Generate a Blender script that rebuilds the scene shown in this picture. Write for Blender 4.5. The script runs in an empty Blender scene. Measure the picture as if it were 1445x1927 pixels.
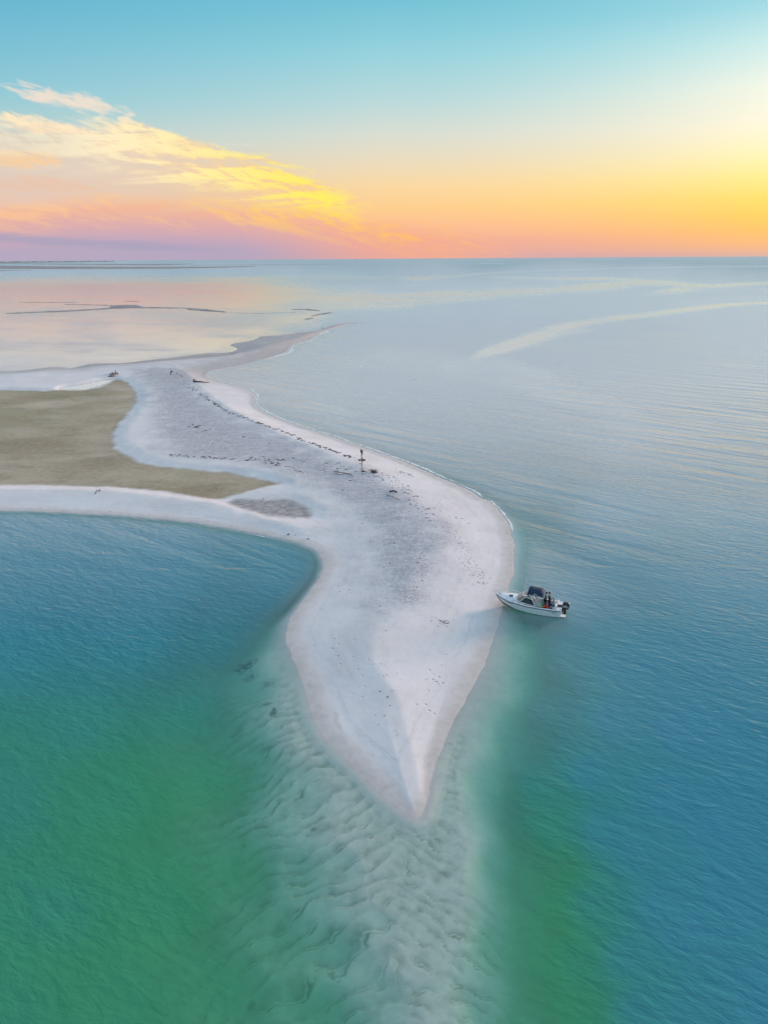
import bpy, bmesh, math, random
import numpy as np
from mathutils import Vector, Matrix
sc = bpy.context.scene
col = sc.collection
rng = np.random.default_rng(7)
random.seed(7)
R = math.radians

# ------------------------------------------------------------------ camera
FPX, W0, H0 = 1336.0, 1445.0, 1927.0          # drone lens, in photograph pixels
CAM_H, PITCH, ROLL = 31.0, R(19.66), R(-0.36)
fwd = Vector((0, math.cos(PITCH), -math.sin(PITCH)))
rt0 = Vector((1, 0, 0)); up0 = rt0.cross(fwd)
rgt = rt0 * math.cos(ROLL) + up0 * math.sin(ROLL)
upv = rgt.cross(fwd)
cam_d = bpy.data.cameras.new('camera'); cam = bpy.data.objects.new('camera', cam_d); col.objects.link(cam)
cam.matrix_world = Matrix(((rgt.x, upv.x, -fwd.x, 0), (rgt.y, upv.y, -fwd.y, 0), (rgt.z, upv.z, -fwd.z, CAM_H), (0, 0, 0, 1)))
cam_d.sensor_fit = 'VERTICAL'; cam_d.sensor_height = 24.0; cam_d.lens = 24.0 * FPX / H0
cam_d.clip_start = 0.5; cam_d.clip_end = 120000
sc.camera = cam

# ------------------------------------------------------------------ exposure
sc.view_settings.view_transform = 'Standard'; sc.view_settings.look = 'None'
sc.view_settings.exposure = 0.0; sc.view_settings.gamma = 1.0; sc.view_settings.use_curve_mapping = False
sc.cycles.max_bounces = 5; sc.cycles.diffuse_bounces = 2; sc.cycles.glossy_bounces = 2; sc.cycles.transparent_max_bounces = 8
sc.cycles.use_denoising = True; sc.cycles.use_adaptive_sampling = True; sc.cycles.adaptive_threshold = 0.02; sc.cycles.adaptive_min_samples = 12
sc.cycles.caustics_reflective = False; sc.cycles.caustics_refractive = False

def px_dir(x, y):
    d = fwd + rgt * ((x - W0 / 2) / FPX) + upv * (-(y - H0 / 2) / FPX)
    return d.normalized()
def azel(x, y):
    d = px_dir(x, y)
    return math.degrees(math.atan2(d.x, d.y)), math.degrees(math.asin(d.z))
def ground(x, y, z=0.0):
    d = px_dir(x, y); t = (z - CAM_H) / d.z
    return Vector((d.x * t, d.y * t, z))
def lin(r, g, b):
    def c(v):
        v /= 255.0
        return v / 12.92 if v <= 0.04045 else ((v + 0.055) / 1.055) ** 2.4
    return (c(r), c(g), c(b), 1.0)

# ------------------------------------------------------------------ node helper
class NT:
    def __init__(s, tree): s.t = tree; s.n = tree.nodes; s.l = tree.links
    def new(s, typ, **kw):
        n = s.n.new(typ)
        for k, v in kw.items(): setattr(n, k, v)
        return n
    def put(s, sock, v):
        if v is None: return
        if isinstance(v, bpy.types.NodeSocket): s.l.new(v, sock)
        else:
            if sock.type == 'RGBA' and len(v) == 3: v = (*v, 1.0)
            sock.default_value = v
    def m(s, op, a, b=None, c=None, clamp=False):
        n = s.new('ShaderNodeMath', operation=op); n.use_clamp = clamp
        for i, v in enumerate((a, b, c)): s.put(n.inputs[i], v)
        return n.outputs[0]
    def mr(s, v, a, b, c=0.0, d=1.0, smooth=False):
        n = s.new('ShaderNodeMapRange'); n.interpolation_type = 'SMOOTHSTEP' if smooth else 'LINEAR'
        for i, q in enumerate((v, a, b, c, d)): s.put(n.inputs[i], q)
        return n.outputs[0]
    def ramp(s, v, stops, interp='LINEAR'):
        n = s.new('ShaderNodeValToRGB'); cr = n.color_ramp; cr.interpolation = interp
        stops = sorted(stops, key=lambda q: q[0])
        while len(cr.elements) < len(stops): cr.elements.new(0.5)
        for i, (p, c) in enumerate(stops):
            e = cr.elements[i]; e.position = p
            e.color = (c, c, c, 1) if isinstance(c, (int, float)) else (*c[:3], 1)
        s.put(n.inputs[0], v); return n.outputs[0]
    def mix(s, f, a, b, mode='MIX'):
        n = s.new('ShaderNodeMix', data_type='RGBA', blend_type=mode)
        s.put(n.inputs[0], f); s.put(n.inputs[6], a); s.put(n.inputs[7], b); return n.outputs[2]
    def noise(s, vec, scale, detail=4, rough=0.5, dist=0.0):
        n = s.new('ShaderNodeTexNoise')
        s.put(n.inputs['Vector'], vec); n.inputs['Scale'].default_value = scale; n.inputs['Detail'].default_value = detail
        n.inputs['Roughness'].default_value = rough; n.inputs['Distortion'].default_value = dist
        return n.outputs[0]
    def map(s, vec, loc=(0, 0, 0), rot=(0, 0, 0), sca=(1, 1, 1)):
        n = s.new('ShaderNodeMapping'); s.put(n.inputs[0], vec)
        n.inputs[1].default_value = loc; n.inputs[2].default_value = rot; n.inputs[3].default_value = sca
        return n.outputs[0]
    def mapr(s, vec, ang, sca):
        n = s.new('ShaderNodeMapping', vector_type='TEXTURE'); s.put(n.inputs[0], vec)
        n.inputs[2].default_value = (0, 0, ang); n.inputs[3].default_value = tuple(1.0 / q for q in sca)
        return n.outputs[0]
    def xyz(s, x, y, z):
        n = s.new('ShaderNodeCombineXYZ'); s.put(n.inputs[0], x); s.put(n.inputs[1], y); s.put(n.inputs[2], z); return n.outputs[0]
    def sep(s, v):
        n = s.new('ShaderNodeSeparateXYZ'); s.put(n.inputs[0], v); return n.outputs
    def attr(s, name):
        n = s.new('ShaderNodeAttribute', attribute_name=name); return n.outputs['Fac']

# ------------------------------------------------------------------ sky
SUN_AZ, SUN_EL = R(54.0), R(8.5)
wd = bpy.data.worlds.new('World'); sc.world = wd; wd.use_nodes = True
T = NT(wd.node_tree); T.n.clear()
gen = T.new('ShaderNodeTexCoord').outputs['Generated']
dx, dy, dz = T.sep(gen)
DEG = 57.29578
el = T.m('MULTIPLY', T.m('ARCSINE', dz), DEG)
az = T.m('MULTIPLY', T.m('ARCTAN2', dx, dy), DEG)
elc = T.m('MAXIMUM', el, 0.0)
te = T.m('SQRT', T.m('DIVIDE', elc, 90.0))
def skyramp(x, rows, top):
    st = [(math.sqrt(max(azel(x, y)[1], 0) / 90.0), lin(*c)) for y, c in rows]
    st += [(math.sqrt(e / 90.0), lin(*c)) for e, c in top]
    return T.ramp(te, st)
s_left = skyramp(30, [(486, (176, 166, 194)), (460, (188, 166, 188)), (420, (206, 176, 182)), (370, (222, 188, 176)), (310, (214, 204, 192)), (250, (184, 207, 205)),
                      (180, (146, 201, 213)), (90, (122, 190, 211)), (0, (100, 181, 206))], [(24, (104, 176, 211)), (40, (172, 198, 226)), (89, (218, 219, 238))])
s_mid = skyramp(722, [(483, (214, 166, 172)), (455, (236, 170, 156)), (425, (249, 188, 146)), (390, (251, 203, 140)), (350, (248, 213, 158)), (300, (232, 217, 188)), (250, (214, 219, 208)),
                      (190, (184, 215, 216)), (100, (148, 208, 219)), (0, (114, 192, 212))], [(24, (110, 182, 212)), (40, (176, 200, 226)), (89, (218, 219, 238))])
s_right = skyramp(1420, [(478, (216, 172, 160)), (462, (240, 180, 132)), (435, (254, 190, 108)), (405, (255, 204, 94)), (370, (255, 220, 106)), (330, (255, 234, 144)), (290, (255, 242, 182)), (235, (254, 245, 216)),
                         (160, (240, 245, 228)), (80, (202, 234, 232)), (0, (156, 215, 226))], [(26, (140, 204, 224)), (42, (182, 206, 228)), (89, (218, 219, 238))])
a_l, a_m, a_r = azel(30, 400)[0], azel(722, 400)[0], azel(1420, 400)[0]
SA = math.degrees(SUN_AZ)
dazn = T.m('ABSOLUTE', T.m('WRAP', T.m('SUBTRACT', az, SA), 180.0, -180.0))       # angle from the sun's bearing
f_lm = T.mr(dazn, SA - a_l, SA - a_m, 0, 1)
f_mr = T.m('POWER', T.mr(dazn, SA - a_m, SA - a_r, 0, 1), 1.9)
skyc = T.mix(f_mr, T.mix(f_lm, s_left, s_mid), s_right)
# ---- clouds (bearing / elevation coordinates, streaks sinking to the right)
def edge(pts):
    st = []
    for x, y in pts:
        a, e = azel(x, y); st.append(((a + 60) / 90.0, max(e, 0) / 30.0))
    return T.m('MULTIPLY', T.ramp(T.mr(az, -60, 30), st), 30.0)
cv = T.xyz(T.m('MULTIPLY', az, 0.12), T.m('ADD', el, T.m('MULTIPLY', az, 0.26)), 0.0)
cv2 = T.xyz(T.m('MULTIPLY', az, 0.10), T.m('ADD', el, T.m('MULTIPLY', az, -0.06)), 3.0)
n1 = T.noise(cv, 0.85, 5, 0.62, 0.5)
n2 = T.noise(cv2, 0.9, 5, 0.6, 0.6)
n3 = T.noise(T.xyz(T.m('MULTIPLY', az, 0.32), T.m('ADD', T.m('MULTIPLY', el, 1.15), T.m('MULTIPLY', az, 0.24)), 7.0), 2.0, 5, 0.62, 0.35)
c1 = T.m('SUBTRACT', n1, 0.5); c2 = T.m('SUBTRACT', n2, 0.5); c3 = T.m('SUBTRACT', n3, 0.5)
up1 = edge([(-700, 120), (0, 215), (180, 222), (260, 228), (380, 254), (440, 280), (540, 306), (580, 326), (640, 348), (675, 372), (760, 404), (900, 430), (1000, 452), (1150, 478)])
lo1 = edge([(-700, 260), (0, 262), (180, 286), (300, 318), (450, 352), (600, 392), (700, 420), (1150, 482)])
up2 = edge([(-700, 330), (0, 366), (150, 360), (300, 364), (450, 372), (600, 388), (740, 410), (900, 436), (1000, 455), (1150, 480)])
e1 = T.m('MULTIPLY_ADD', c1, 3.0, T.m('MULTIPLY_ADD', c3, 1.6, T.m('SUBTRACT', up1, el)))
d1 = T.m('MULTIPLY', T.mr(e1, -0.1, 0.9, 0, 1, True), T.mr(T.m('MULTIPLY_ADD', c2, 4.5, T.m('SUBTRACT', el, lo1)), -1.8, 0.6, 0, 1, True))
leftfade = T.mr(az, azel(60, 250)[0], azel(230, 250)[0], 0.55, 1.0, True)
d1 = T.m('MULTIPLY', T.m('MULTIPLY', d1, leftfade), T.mr(T.m('ADD', n2, T.m('MULTIPLY', c3, 0.6)), 0.28, 0.54, 0.22, 1.0, True))
e2 = T.m('MULTIPLY_ADD', c2, 2.6, T.m('MULTIPLY_ADD', c3, 1.4, T.m('SUBTRACT', up2, el)))
d2 = T.mr(e2, -0.3, 1.4, 0, 0.92, True)
azfade = T.mr(az, azel(800, 430)[0], azel(1040, 450)[0], 1.0, 0.0, True)
backfade = T.mr(az, -95, -60, 0.0, 1.0, True)
fade = T.m('MULTIPLY', azfade, backfade)
azfade1 = T.mr(az, azel(600, 370)[0], azel(730, 400)[0], 1.0, 0.0, True)
d1 = T.m('MULTIPLY', T.m('MULTIPLY', d1, azfade1), backfade); d2 = T.m('MULTIPLY', d2, fade)
# colours of the cloud: sunlit tops yellow, body peach and pink, low bank lavender
near = T.mr(az, azel(120, 300)[0], azel(640, 380)[0], 0, 1, True)
lit1 = T.mix(near, lin(255, 238, 200), lin(255, 236, 96))
body1 = T.mix(near, lin(243, 208, 178), lin(250, 196, 136))
b1 = T.mr(T.m('MULTIPLY_ADD', c2, 2.6, T.m('MULTIPLY', c3, 1.8)), -0.40, 0.30, 0.0, 1.0, True)
colc1 = T.mix(b1, body1, lit1)
t2 = T.mr(T.m('SUBTRACT', up2, el), 0.0, 3.6)
body2 = T.ramp(t2, [(0.0, lin(249, 192, 138)), (0.28, lin(241, 180, 150)), (0.6, lin(216, 168, 174)), (0.86, lin(190, 164, 188)), (1.0, lin(178, 165, 192))])
body2 = T.mix(T.mr(az, azel(420, 440)[0], azel(760, 440)[0], 0, 0.75, True), body2, lin(244, 168, 140))
lit2 = T.mix(near, lin(252, 196, 146), lin(255, 206, 92))
lit2 = T.mix(T.mr(az, azel(640, 420)[0], azel(800, 430)[0], 0, .8, True), lit2, lin(255, 184, 100))
b2 = T.m('MULTIPLY', T.mr(T.m('MULTIPLY_ADD', c1, 2.4, T.m('MULTIPLY', c3, 1.6)), -0.22, 0.34, 0, 1, True), T.mr(t2, 0.10, 0.85, 1.0, 0.0, True))
colc2 = T.mix(b2, body2, lit2)
# a grey streak low on the left
sa, se = azel(150, 456)
g3 = T.m('MULTIPLY', T.mr(T.m('ABSOLUTE', T.m('ADD', T.m('SUBTRACT', el, T.m('MULTIPLY_ADD', T.m('SUBTRACT', az, sa), -0.055, se)), T.m('MULTIPLY', c2, 0.9))), 0.08, 0.42, 0.75, 0.0, True), T.mr(az, azel(200, 460)[0], azel(520, 470)[0], 1, 0, True))
g3 = T.m('MULTIPLY', g3, backfade)
colc2 = T.mix(g3, colc2, lin(160, 158, 188))
# small loose clouds above the bank
def puff(x, y, rx, ry, tilt=-0.12):
    a0, e0 = azel(x, y)
    u = T.m('DIVIDE', T.m('SUBTRACT', az, a0), rx)
    v = T.m('DIVIDE', T.m('SUBTRACT', T.m('SUBTRACT', el, e0), T.m('MULTIPLY', T.m('SUBTRACT', az, a0), tilt)), ry)
    r2 = T.m('ADD', T.m('MULTIPLY', u, u), T.m('MULTIPLY', v, v))
    q = T.m('ADD', T.m('SUBTRACT', 1.0, r2), T.m('MULTIPLY_ADD', c3, 3.0, T.m('MULTIPLY', c1, 2.0)))
    return T.mr(q, 0.1, 1.1, 0, 0.9, True)
p1 = puff(118, 187, 4.6, 0.72); p2 = puff(80, 234, 4.4, 0.6); p3 = puff(238, 222, 0.8, 0.35, 0.3); p4 = puff(20, 300, 4.0, 0.6, 0.05); p5 = puff(440, 272, 1.8, 0.16, 0.0); p6 = puff(60, 345, 6.0, 0.6, -0.03)
c_all = skyc
hazefac = T.m('MULTIPLY', T.m('MULTIPLY', T.mr(az, azel(150, 300)[0], azel(420, 320)[0], 1, 0, True), T.mr(el, azel(100, 220)[1], azel(100, 300)[1], 0, 0.5, True)), backfade)
c_all = T.mix(hazefac, c_all, lin(232, 206, 188))
c_all = T.mix(T.m('MULTIPLY', p1, 0.9), c_all, lin(250, 226, 204))
c_all = T.mix(p2, c_all, lin(253, 230, 192)); c_all = T.mix(p3, c_all, lin(240, 226, 206))
c_all = T.mix(T.m('MULTIPLY', p4, 0.8), c_all, lin(250, 205, 150)); c_all = T.mix(T.m('MULTIPLY', p5, 0.4), c_all, lin(244, 224, 216)); c_all = T.mix(T.m('MULTIPLY', p6, 0.5), c_all, lin(235, 190, 160))
c_all = T.mix(d1, c_all, colc1); c_all = T.mix(d2, c_all, colc2)
# soft glow round the sun, which stands just outside the right of the view
ga = T.m('DIVIDE', dazn, 12.0); ge = T.m('DIVIDE', T.m('SUBTRACT', el, 6.0), 9.0)
glow = T.m('EXPONENT', T.m('MULTIPLY', T.m('ADD', T.m('MULTIPLY', ga, ga), T.m('MULTIPLY', ge, ge)), -1.0))
c_all = T.mix(1.0, c_all, T.mix(glow, (0, 0, 0, 1), (0.9, 0.76, 0.54, 1)), 'ADD')
bg = T.new('ShaderNodeBackground'); T.put(bg.inputs[0], c_all); bg.inputs[1].default_value = 1.0
nish = T.new('ShaderNodeTexSky', sky_type='NISHITA'); nish.sun_disc = False
nish.sun_elevation = SUN_EL; nish.sun_rotation = SUN_AZ
bgn = T.new('ShaderNodeBackground'); T.put(bgn.inputs[0], nish.outputs[0]); bgn.inputs[1].default_value = 0.006
ad = T.new('ShaderNodeAddShader'); T.l.new(bg.outputs[0], ad.inputs[0]); T.l.new(bgn.outputs[0], ad.inputs[1])
wd.cycles.sampling_method = 'MANUAL'; wd.cycles.sample_map_resolution = 512
wo = T.new('ShaderNodeOutputWorld'); T.l.new(ad.outputs[0], wo.inputs[0])

# ------------------------------------------------------------------ sun (low, veiled, right of the view)
sun_d = bpy.data.lights.new('sun', 'SUN'); sun = bpy.data.objects.new('sun', sun_d); col.objects.link(sun)
sun_d.energy = 5.0; sun_d.angle = R(14.0); sun_d.color = (1.0, 0.67, 0.54)
sdir = Vector((math.sin(SUN_AZ) * math.cos(SUN_EL), math.cos(SUN_AZ) * math.cos(SUN_EL), math.sin(SUN_EL)))
sun.rotation_euler = sdir.to_track_quat('Z', 'Y').to_euler(); sun.location = (60, 40, 60)

# ------------------------------------------------------------------ small scene helpers
def tag(o, label=None, cat=None, group=None, kind=None):
    if label: o['label'] = label
    if cat: o['category'] = cat
    if group: o['group'] = group
    if kind: o['kind'] = kind
    return o
def mesh_obj(name, verts, faces, mat=None, parent=None, smooth=False):
    me = bpy.data.meshes.new(name); me.from_pydata([tuple(v) for v in verts], [], [tuple(f) for f in faces]); me.update()
    if smooth: me.shade_smooth()
    o = bpy.data.objects.new(name, me); col.objects.link(o)
    if mat: me.materials.append(mat)
    if parent: o.parent = parent
    return o
# ------------------------------------------------------------------ numeric helpers
def catmull(pts, k=4, closed=False):
    P = np.array(pts, float); n = len(P); out = []
    rngi = range(n if closed else n - 1)
    for i in rngi:
        if closed: p0, p1, p2, p3 = P[i - 1], P[i], P[(i + 1) % n], P[(i + 2) % n]
        else: p0, p1, p2, p3 = P[max(i - 1, 0)], P[i], P[i + 1], P[min(i + 2, n - 1)]
        for j in range(k):
            t = j / k
            out.append(0.5 * (2 * p1 + (p2 - p0) * t + (2 * p0 - 5 * p1 + 4 * p2 - p3) * t * t + (3 * p1 - p0 - 3 * p2 + p3) * t ** 3))
    if not closed: out.append(P[-1])
    return np.array(out)
def to_ground(pts):
    return np.array([ground(x, y)[:2] for x, y in pts])
def dist_poly(X, Y, P, closed=True, inside=True):
    """distance to a polyline (and inside mask)"""
    X = X.astype(np.float32); Y = Y.astype(np.float32); P = P.astype(np.float32)
    d2 = np.full(X.shape, 1e12, np.float32); ins = np.zeros(X.shape, bool)
    n = len(P)
    for i in range(n if closed else n - 1):
        ax, ay = P[i]; bx, by = P[(i + 1) % n]
        ex, ey = bx - ax, by - ay; L = ex * ex + ey * ey + 1e-9
        rx = X - ax; ry = Y - ay
        t = np.clip((rx * ex + ry * ey) / L, 0, 1)
        qx = rx - t * ex; qy = ry - t * ey
        np.minimum(d2, qx * qx + qy * qy, out=d2)
        if inside and closed and ay != by:
            c = ((ay > Y) != (by > Y)) & (X < ex * (Y - ay) / (by - ay) + ax)
            ins ^= c
    return np.sqrt(d2), ins
_perm = rng.permutation(512)
_grad = rng.normal(size=(512, 2)); _grad /= np.linalg.norm(_grad, axis=1)[:, None]
def gnoise(x, y):
    xi = np.floor(x).astype(int); yi = np.floor(y).astype(int); xf = x - xi; yf = y - yi
    def g(ix, iy, fx, fy):
        h = _perm[(_perm[ix & 511] + iy) & 511]; q = _grad[h]
        return q[..., 0] * fx + q[..., 1] * fy
    u = xf ** 3 * (xf * (xf * 6 - 15) + 10); v = yf ** 3 * (yf * (yf * 6 - 15) + 10)
    a = g(xi, yi, xf, yf); b = g(xi + 1, yi, xf - 1, yf); c = g(xi, yi + 1, xf, yf - 1); d = g(xi + 1, yi + 1, xf - 1, yf - 1)
    return (a + (b - a) * u) * (1 - v) + (c + (d - c) * u) * v
def fbm(x, y, o=4, r=0.5):
    s = 0; a = 1.0
    for i in range(o):
        s = s + a * gnoise(x * 2 ** i + 17.3 * i, y * 2 ** i - 9.1 * i); a *= r
    return s
def sstep(v, a, b):
    t = np.clip((v - a) / (b - a), 0, 1); return t * t * (3 - 2 * t)
def to_px(X, Y):
    """where a point of the water level falls (only used to author depths between soundings)"""
    dxx = X; dyy = Y; dzz = -CAM_H
    w = dxx * fwd.x + dyy * fwd.y + dzz * fwd.z
    return (W0 / 2 + FPX * (dxx * rgt.x + dyy * rgt.y + dzz * rgt.z) / w, H0 / 2 - FPX * (dxx * upv.x + dyy * upv.y + dzz * upv.z) / w)

# ------------------------------------------------------------------ the spit: traced shore, ridges, flats
SHORE_E = [(690, 607), (660, 610), (640, 615), (615, 622), (600, 629), (585, 639), (565, 645), (548, 651), (540, 662), (520, 669), (490, 678), (450, 688), (410, 695), (393, 700), (387, 706), (393, 712), (420, 719), (450, 728), (471, 735),
           (482, 745), (481, 757), (487, 768), (505, 779), (540, 793), (580, 807), (620, 820), (660, 834), (700, 847), (740, 861), (780, 877), (820, 895), (860, 912), (890, 926), (905, 938), (922, 944), (940, 962), (955, 981), (962, 1001), (967, 1030), (967, 1060),
           (964, 1085), (957, 1108), (948, 1135), (941, 1160), (933, 1190), (922, 1222), (905, 1260), (880, 1312), (855, 1357), (835, 1402), (817, 1450), (806, 1490), (801, 1518), (795, 1533), (782, 1541)]
SHORE_W = [(765, 1532), (740, 1515), (715, 1492), (690, 1466), (662, 1440), (635, 1415), (606, 1385), (590, 1350), (576, 1305), (561, 1262), (546, 1232), (537, 1202), (540, 1177), (555, 1150), (576, 1120), (596, 1090), (606, 1066), (601, 1047), (585, 1033),
           (560, 1023), (520, 1013), (470, 1003), (420, 994), (360, 984), (280, 976), (200, 970), (100, 965), (0, 962), (-200, 957), (-500, 952), (-900, 950)]
SHORE_N = [(-900, 706), (-500, 703), (-200, 700), (0, 698), (40, 697), (90, 691), (118, 690), (134, 693), (150, 689), (185, 683), (230, 683), (280, 677), (330, 672), (390, 664), (430, 663), (446, 658), (440, 653), (431, 650), (445, 645), (470, 641), (484, 637), (490, 633), (500, 632), (540, 629), (570, 625), (600, 621), (625, 613), (650, 608)]
shore_px = catmull(SHORE_E + SHORE_W + SHORE_N, 3, True)
shore = to_ground(shore_px)
CREST = [(20, 712), (110, 702), (210, 692), (300, 688), (345, 702), (385, 738), (430, 772), (480, 800), (560, 836), (640, 872), (700, 898), (762, 945), (812, 1000), (818, 1050), (790, 1110), (752, 1160), (716, 1192), (702, 1220), (706, 1262), (742, 1312), (764, 1380), (783, 1450), (795, 1508)]
crest = to_ground(catmull(CREST, 3))
BAR = to_ground(catmull([(-900, 922), (-300, 924), (0, 926), (150, 927), (300, 936), (420, 955), (480, 972), (560, 996)], 3))
FARS = to_ground(catmull([(300, 688), (380, 684), (450, 670), (530, 648), (600, 626), (650, 610)], 3))
MAT1 = to_ground(catmull([(-900, 735), (0, 735), (60, 738), (110, 735), (150, 735), (190, 729), (218, 716), (240, 719), (255, 735), (258, 752), (250, 771), (232, 792), (218, 812), (215, 828), (220, 843), (240, 858), (270, 872), (320, 881), (380, 886), (440, 892), (490, 902), (526, 913),
                          (500, 918), (470, 925), (440, 934), (415, 941), (380, 938), (330, 931), (280, 924), (200, 918), (100, 916), (0, 915), (-900, 912)], 3, True))
MAT2 = to_ground(catmull([(428, 948), (450, 940), (490, 944), (530, 941), (560, 948), (578, 960), (588, 974), (560, 977), (520, 975), (480, 967), (450, 958)], 3, True))
MAT3 = to_ground(catmull([(280, 679), (340, 674), (400, 667), (436, 664), (440, 670), (410, 675), (350, 678), (290, 683), (200, 690), (160, 690), (220, 685)], 3, True))
POND_PX = [(112, 733), (124, 728), (150, 724), (175, 719), (195, 715), (220, 713), (205, 720), (185, 727), (160, 733), (135, 734)]
POND = to_ground(catmull(POND_PX, 3, True))
ROUGH = to_ground(catmull([(250, 700), (330, 700), (400, 760), (480, 805), (570, 842), (660, 880), (740, 915), (800, 960), (850, 1010), (850, 1060), (800, 1120), (755, 1165), (715, 1170), (700, 1140), (690, 1090), (700, 1040), (670, 990), (620, 940), (560, 905), (450, 875), (360, 870), (310, 850), (290, 800), (280, 740)], 3, True))
SOUND = [  # soundings: photo position, depth in metres
    (300, 1060, 3.2), (520, 1070, 2.6), (560, 1090, 2.2), (100, 1020, 3.0), (0, 1200, 2.8), (250, 1200, 2.7), (420, 1200, 2.0), (480, 1170, 1.9), (150, 1350, 2.2), (350, 1330, 1.7), (470, 1290, 1.05), (510, 1250, .75), (530, 1330, .62), (560, 1400, .55),
    (0, 1500, 2.1), (200, 1500, 1.75), (400, 1450, 1.45), (480, 1420, 1.1), (570, 1500, .72), (640, 1530, .55), (690, 1540, .22), (100, 1700, 1.9), (300, 1700, 1.6), (450, 1640, 1.2), (560, 1640, .82), (650, 1620, .72), (715, 1600, .30), (745, 1565, .10), (790, 1580, .10),
    (0, 1900, 1.75), (200, 1880, 1.55), (400, 1850, 1.25), (520, 1760, .95), (620, 1780, .84), (700, 1730, .52), (760, 1680, .22), (800, 1640, .16), (600, 1900, 1.0), (700, 1860, .64), (780, 1800, .28), (830, 1900, .34), (850, 1750, .36), (850, 1600, .34), (860, 1540, .62), (900, 1900, .74), (920, 1760, .86), (930, 1620, .92),
    (1000, 1920, 1.05), (1000, 1760, 1.15), (1010, 1640, 1.35), (930, 1480, .85), (900, 1400, .55), (960, 1400, 1.1), (1000, 1480, 2.4), (1040, 1560, 2.2), (1080, 1800, 1.8), (1090, 1900, 1.6), (1180, 1800, 2.6), (1300, 1900, 2.8), (1400, 1700, 3.2), (1200, 1600, 2.9), (1100, 1450, 3.0), (1020, 1330, 2.2), (980, 1290, .85), (950, 1300, .55),
    (990, 1220, .8), (1010, 1180, 1.4), (1060, 1230, 2.6), (1080, 1130, 2.6), (1010, 1060, 1.9), (985, 1000, 1.3), (1150, 1250, 3.2), (1300, 1350, 3.6), (1400, 1100, 3.5), (1150, 1000, 2.8), (1000, 900, 2.0), (1200, 800, 2.6), (800, 780, 2.0), (700, 720, 2.0), (1100, 650, 2.5), (600, 700, 1.6), (300, 620, 1.8), (0, 640, 1.6), (500, 590, 2.0), (900, 560, 2.6), (1400, 560, 3.0), (1445, 1300, 3.4), (1250, 1500, 3.2), (1350, 1550, 3.3), (1150, 1350, 3.2), (1250, 1700, 3.0), (1440, 1920, 3.1), (1440, 1850, 3.1), (1300, 1750, 3.1), (1200, 1900, 2.6), (1120, 1700, 2.3), (1220, 1250, 3.3), (1350, 1220, 3.4), (1445, 1450, 3.3), (1600, 1500, 3.3), (1600, 1800, 3.2), (1600, 1200, 3.3), (1130, 1560, 2.8), (1350, 1650, 3.1)]
S_px = np.array([s[:2] for s in SOUND], float); S_d = np.array([s[2] for s in SOUND])
def depth_field(px, py):
    num = np.zeros(px.shape, np.float32); den = np.zeros(px.shape, np.float32)
    for (sx, sy), d in zip(S_px, S_d):
        w = 1.0 / ((px - sx) ** 2 + (1.25 * (py - sy)) ** 2 + 1800.0) ** 1.75
        w = w.astype(np.float64) * 1e8
        num = num + w * math.log(d); den = den + w
    D = np.exp(num / den)
    k = .22 + .45 * sstep(px, 850, 910) * sstep(py, 1700, 1500)
    return np.where(D < 1.25, D * (k + (1 - k) * sstep(D, .15, 1.25)), D)
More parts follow.
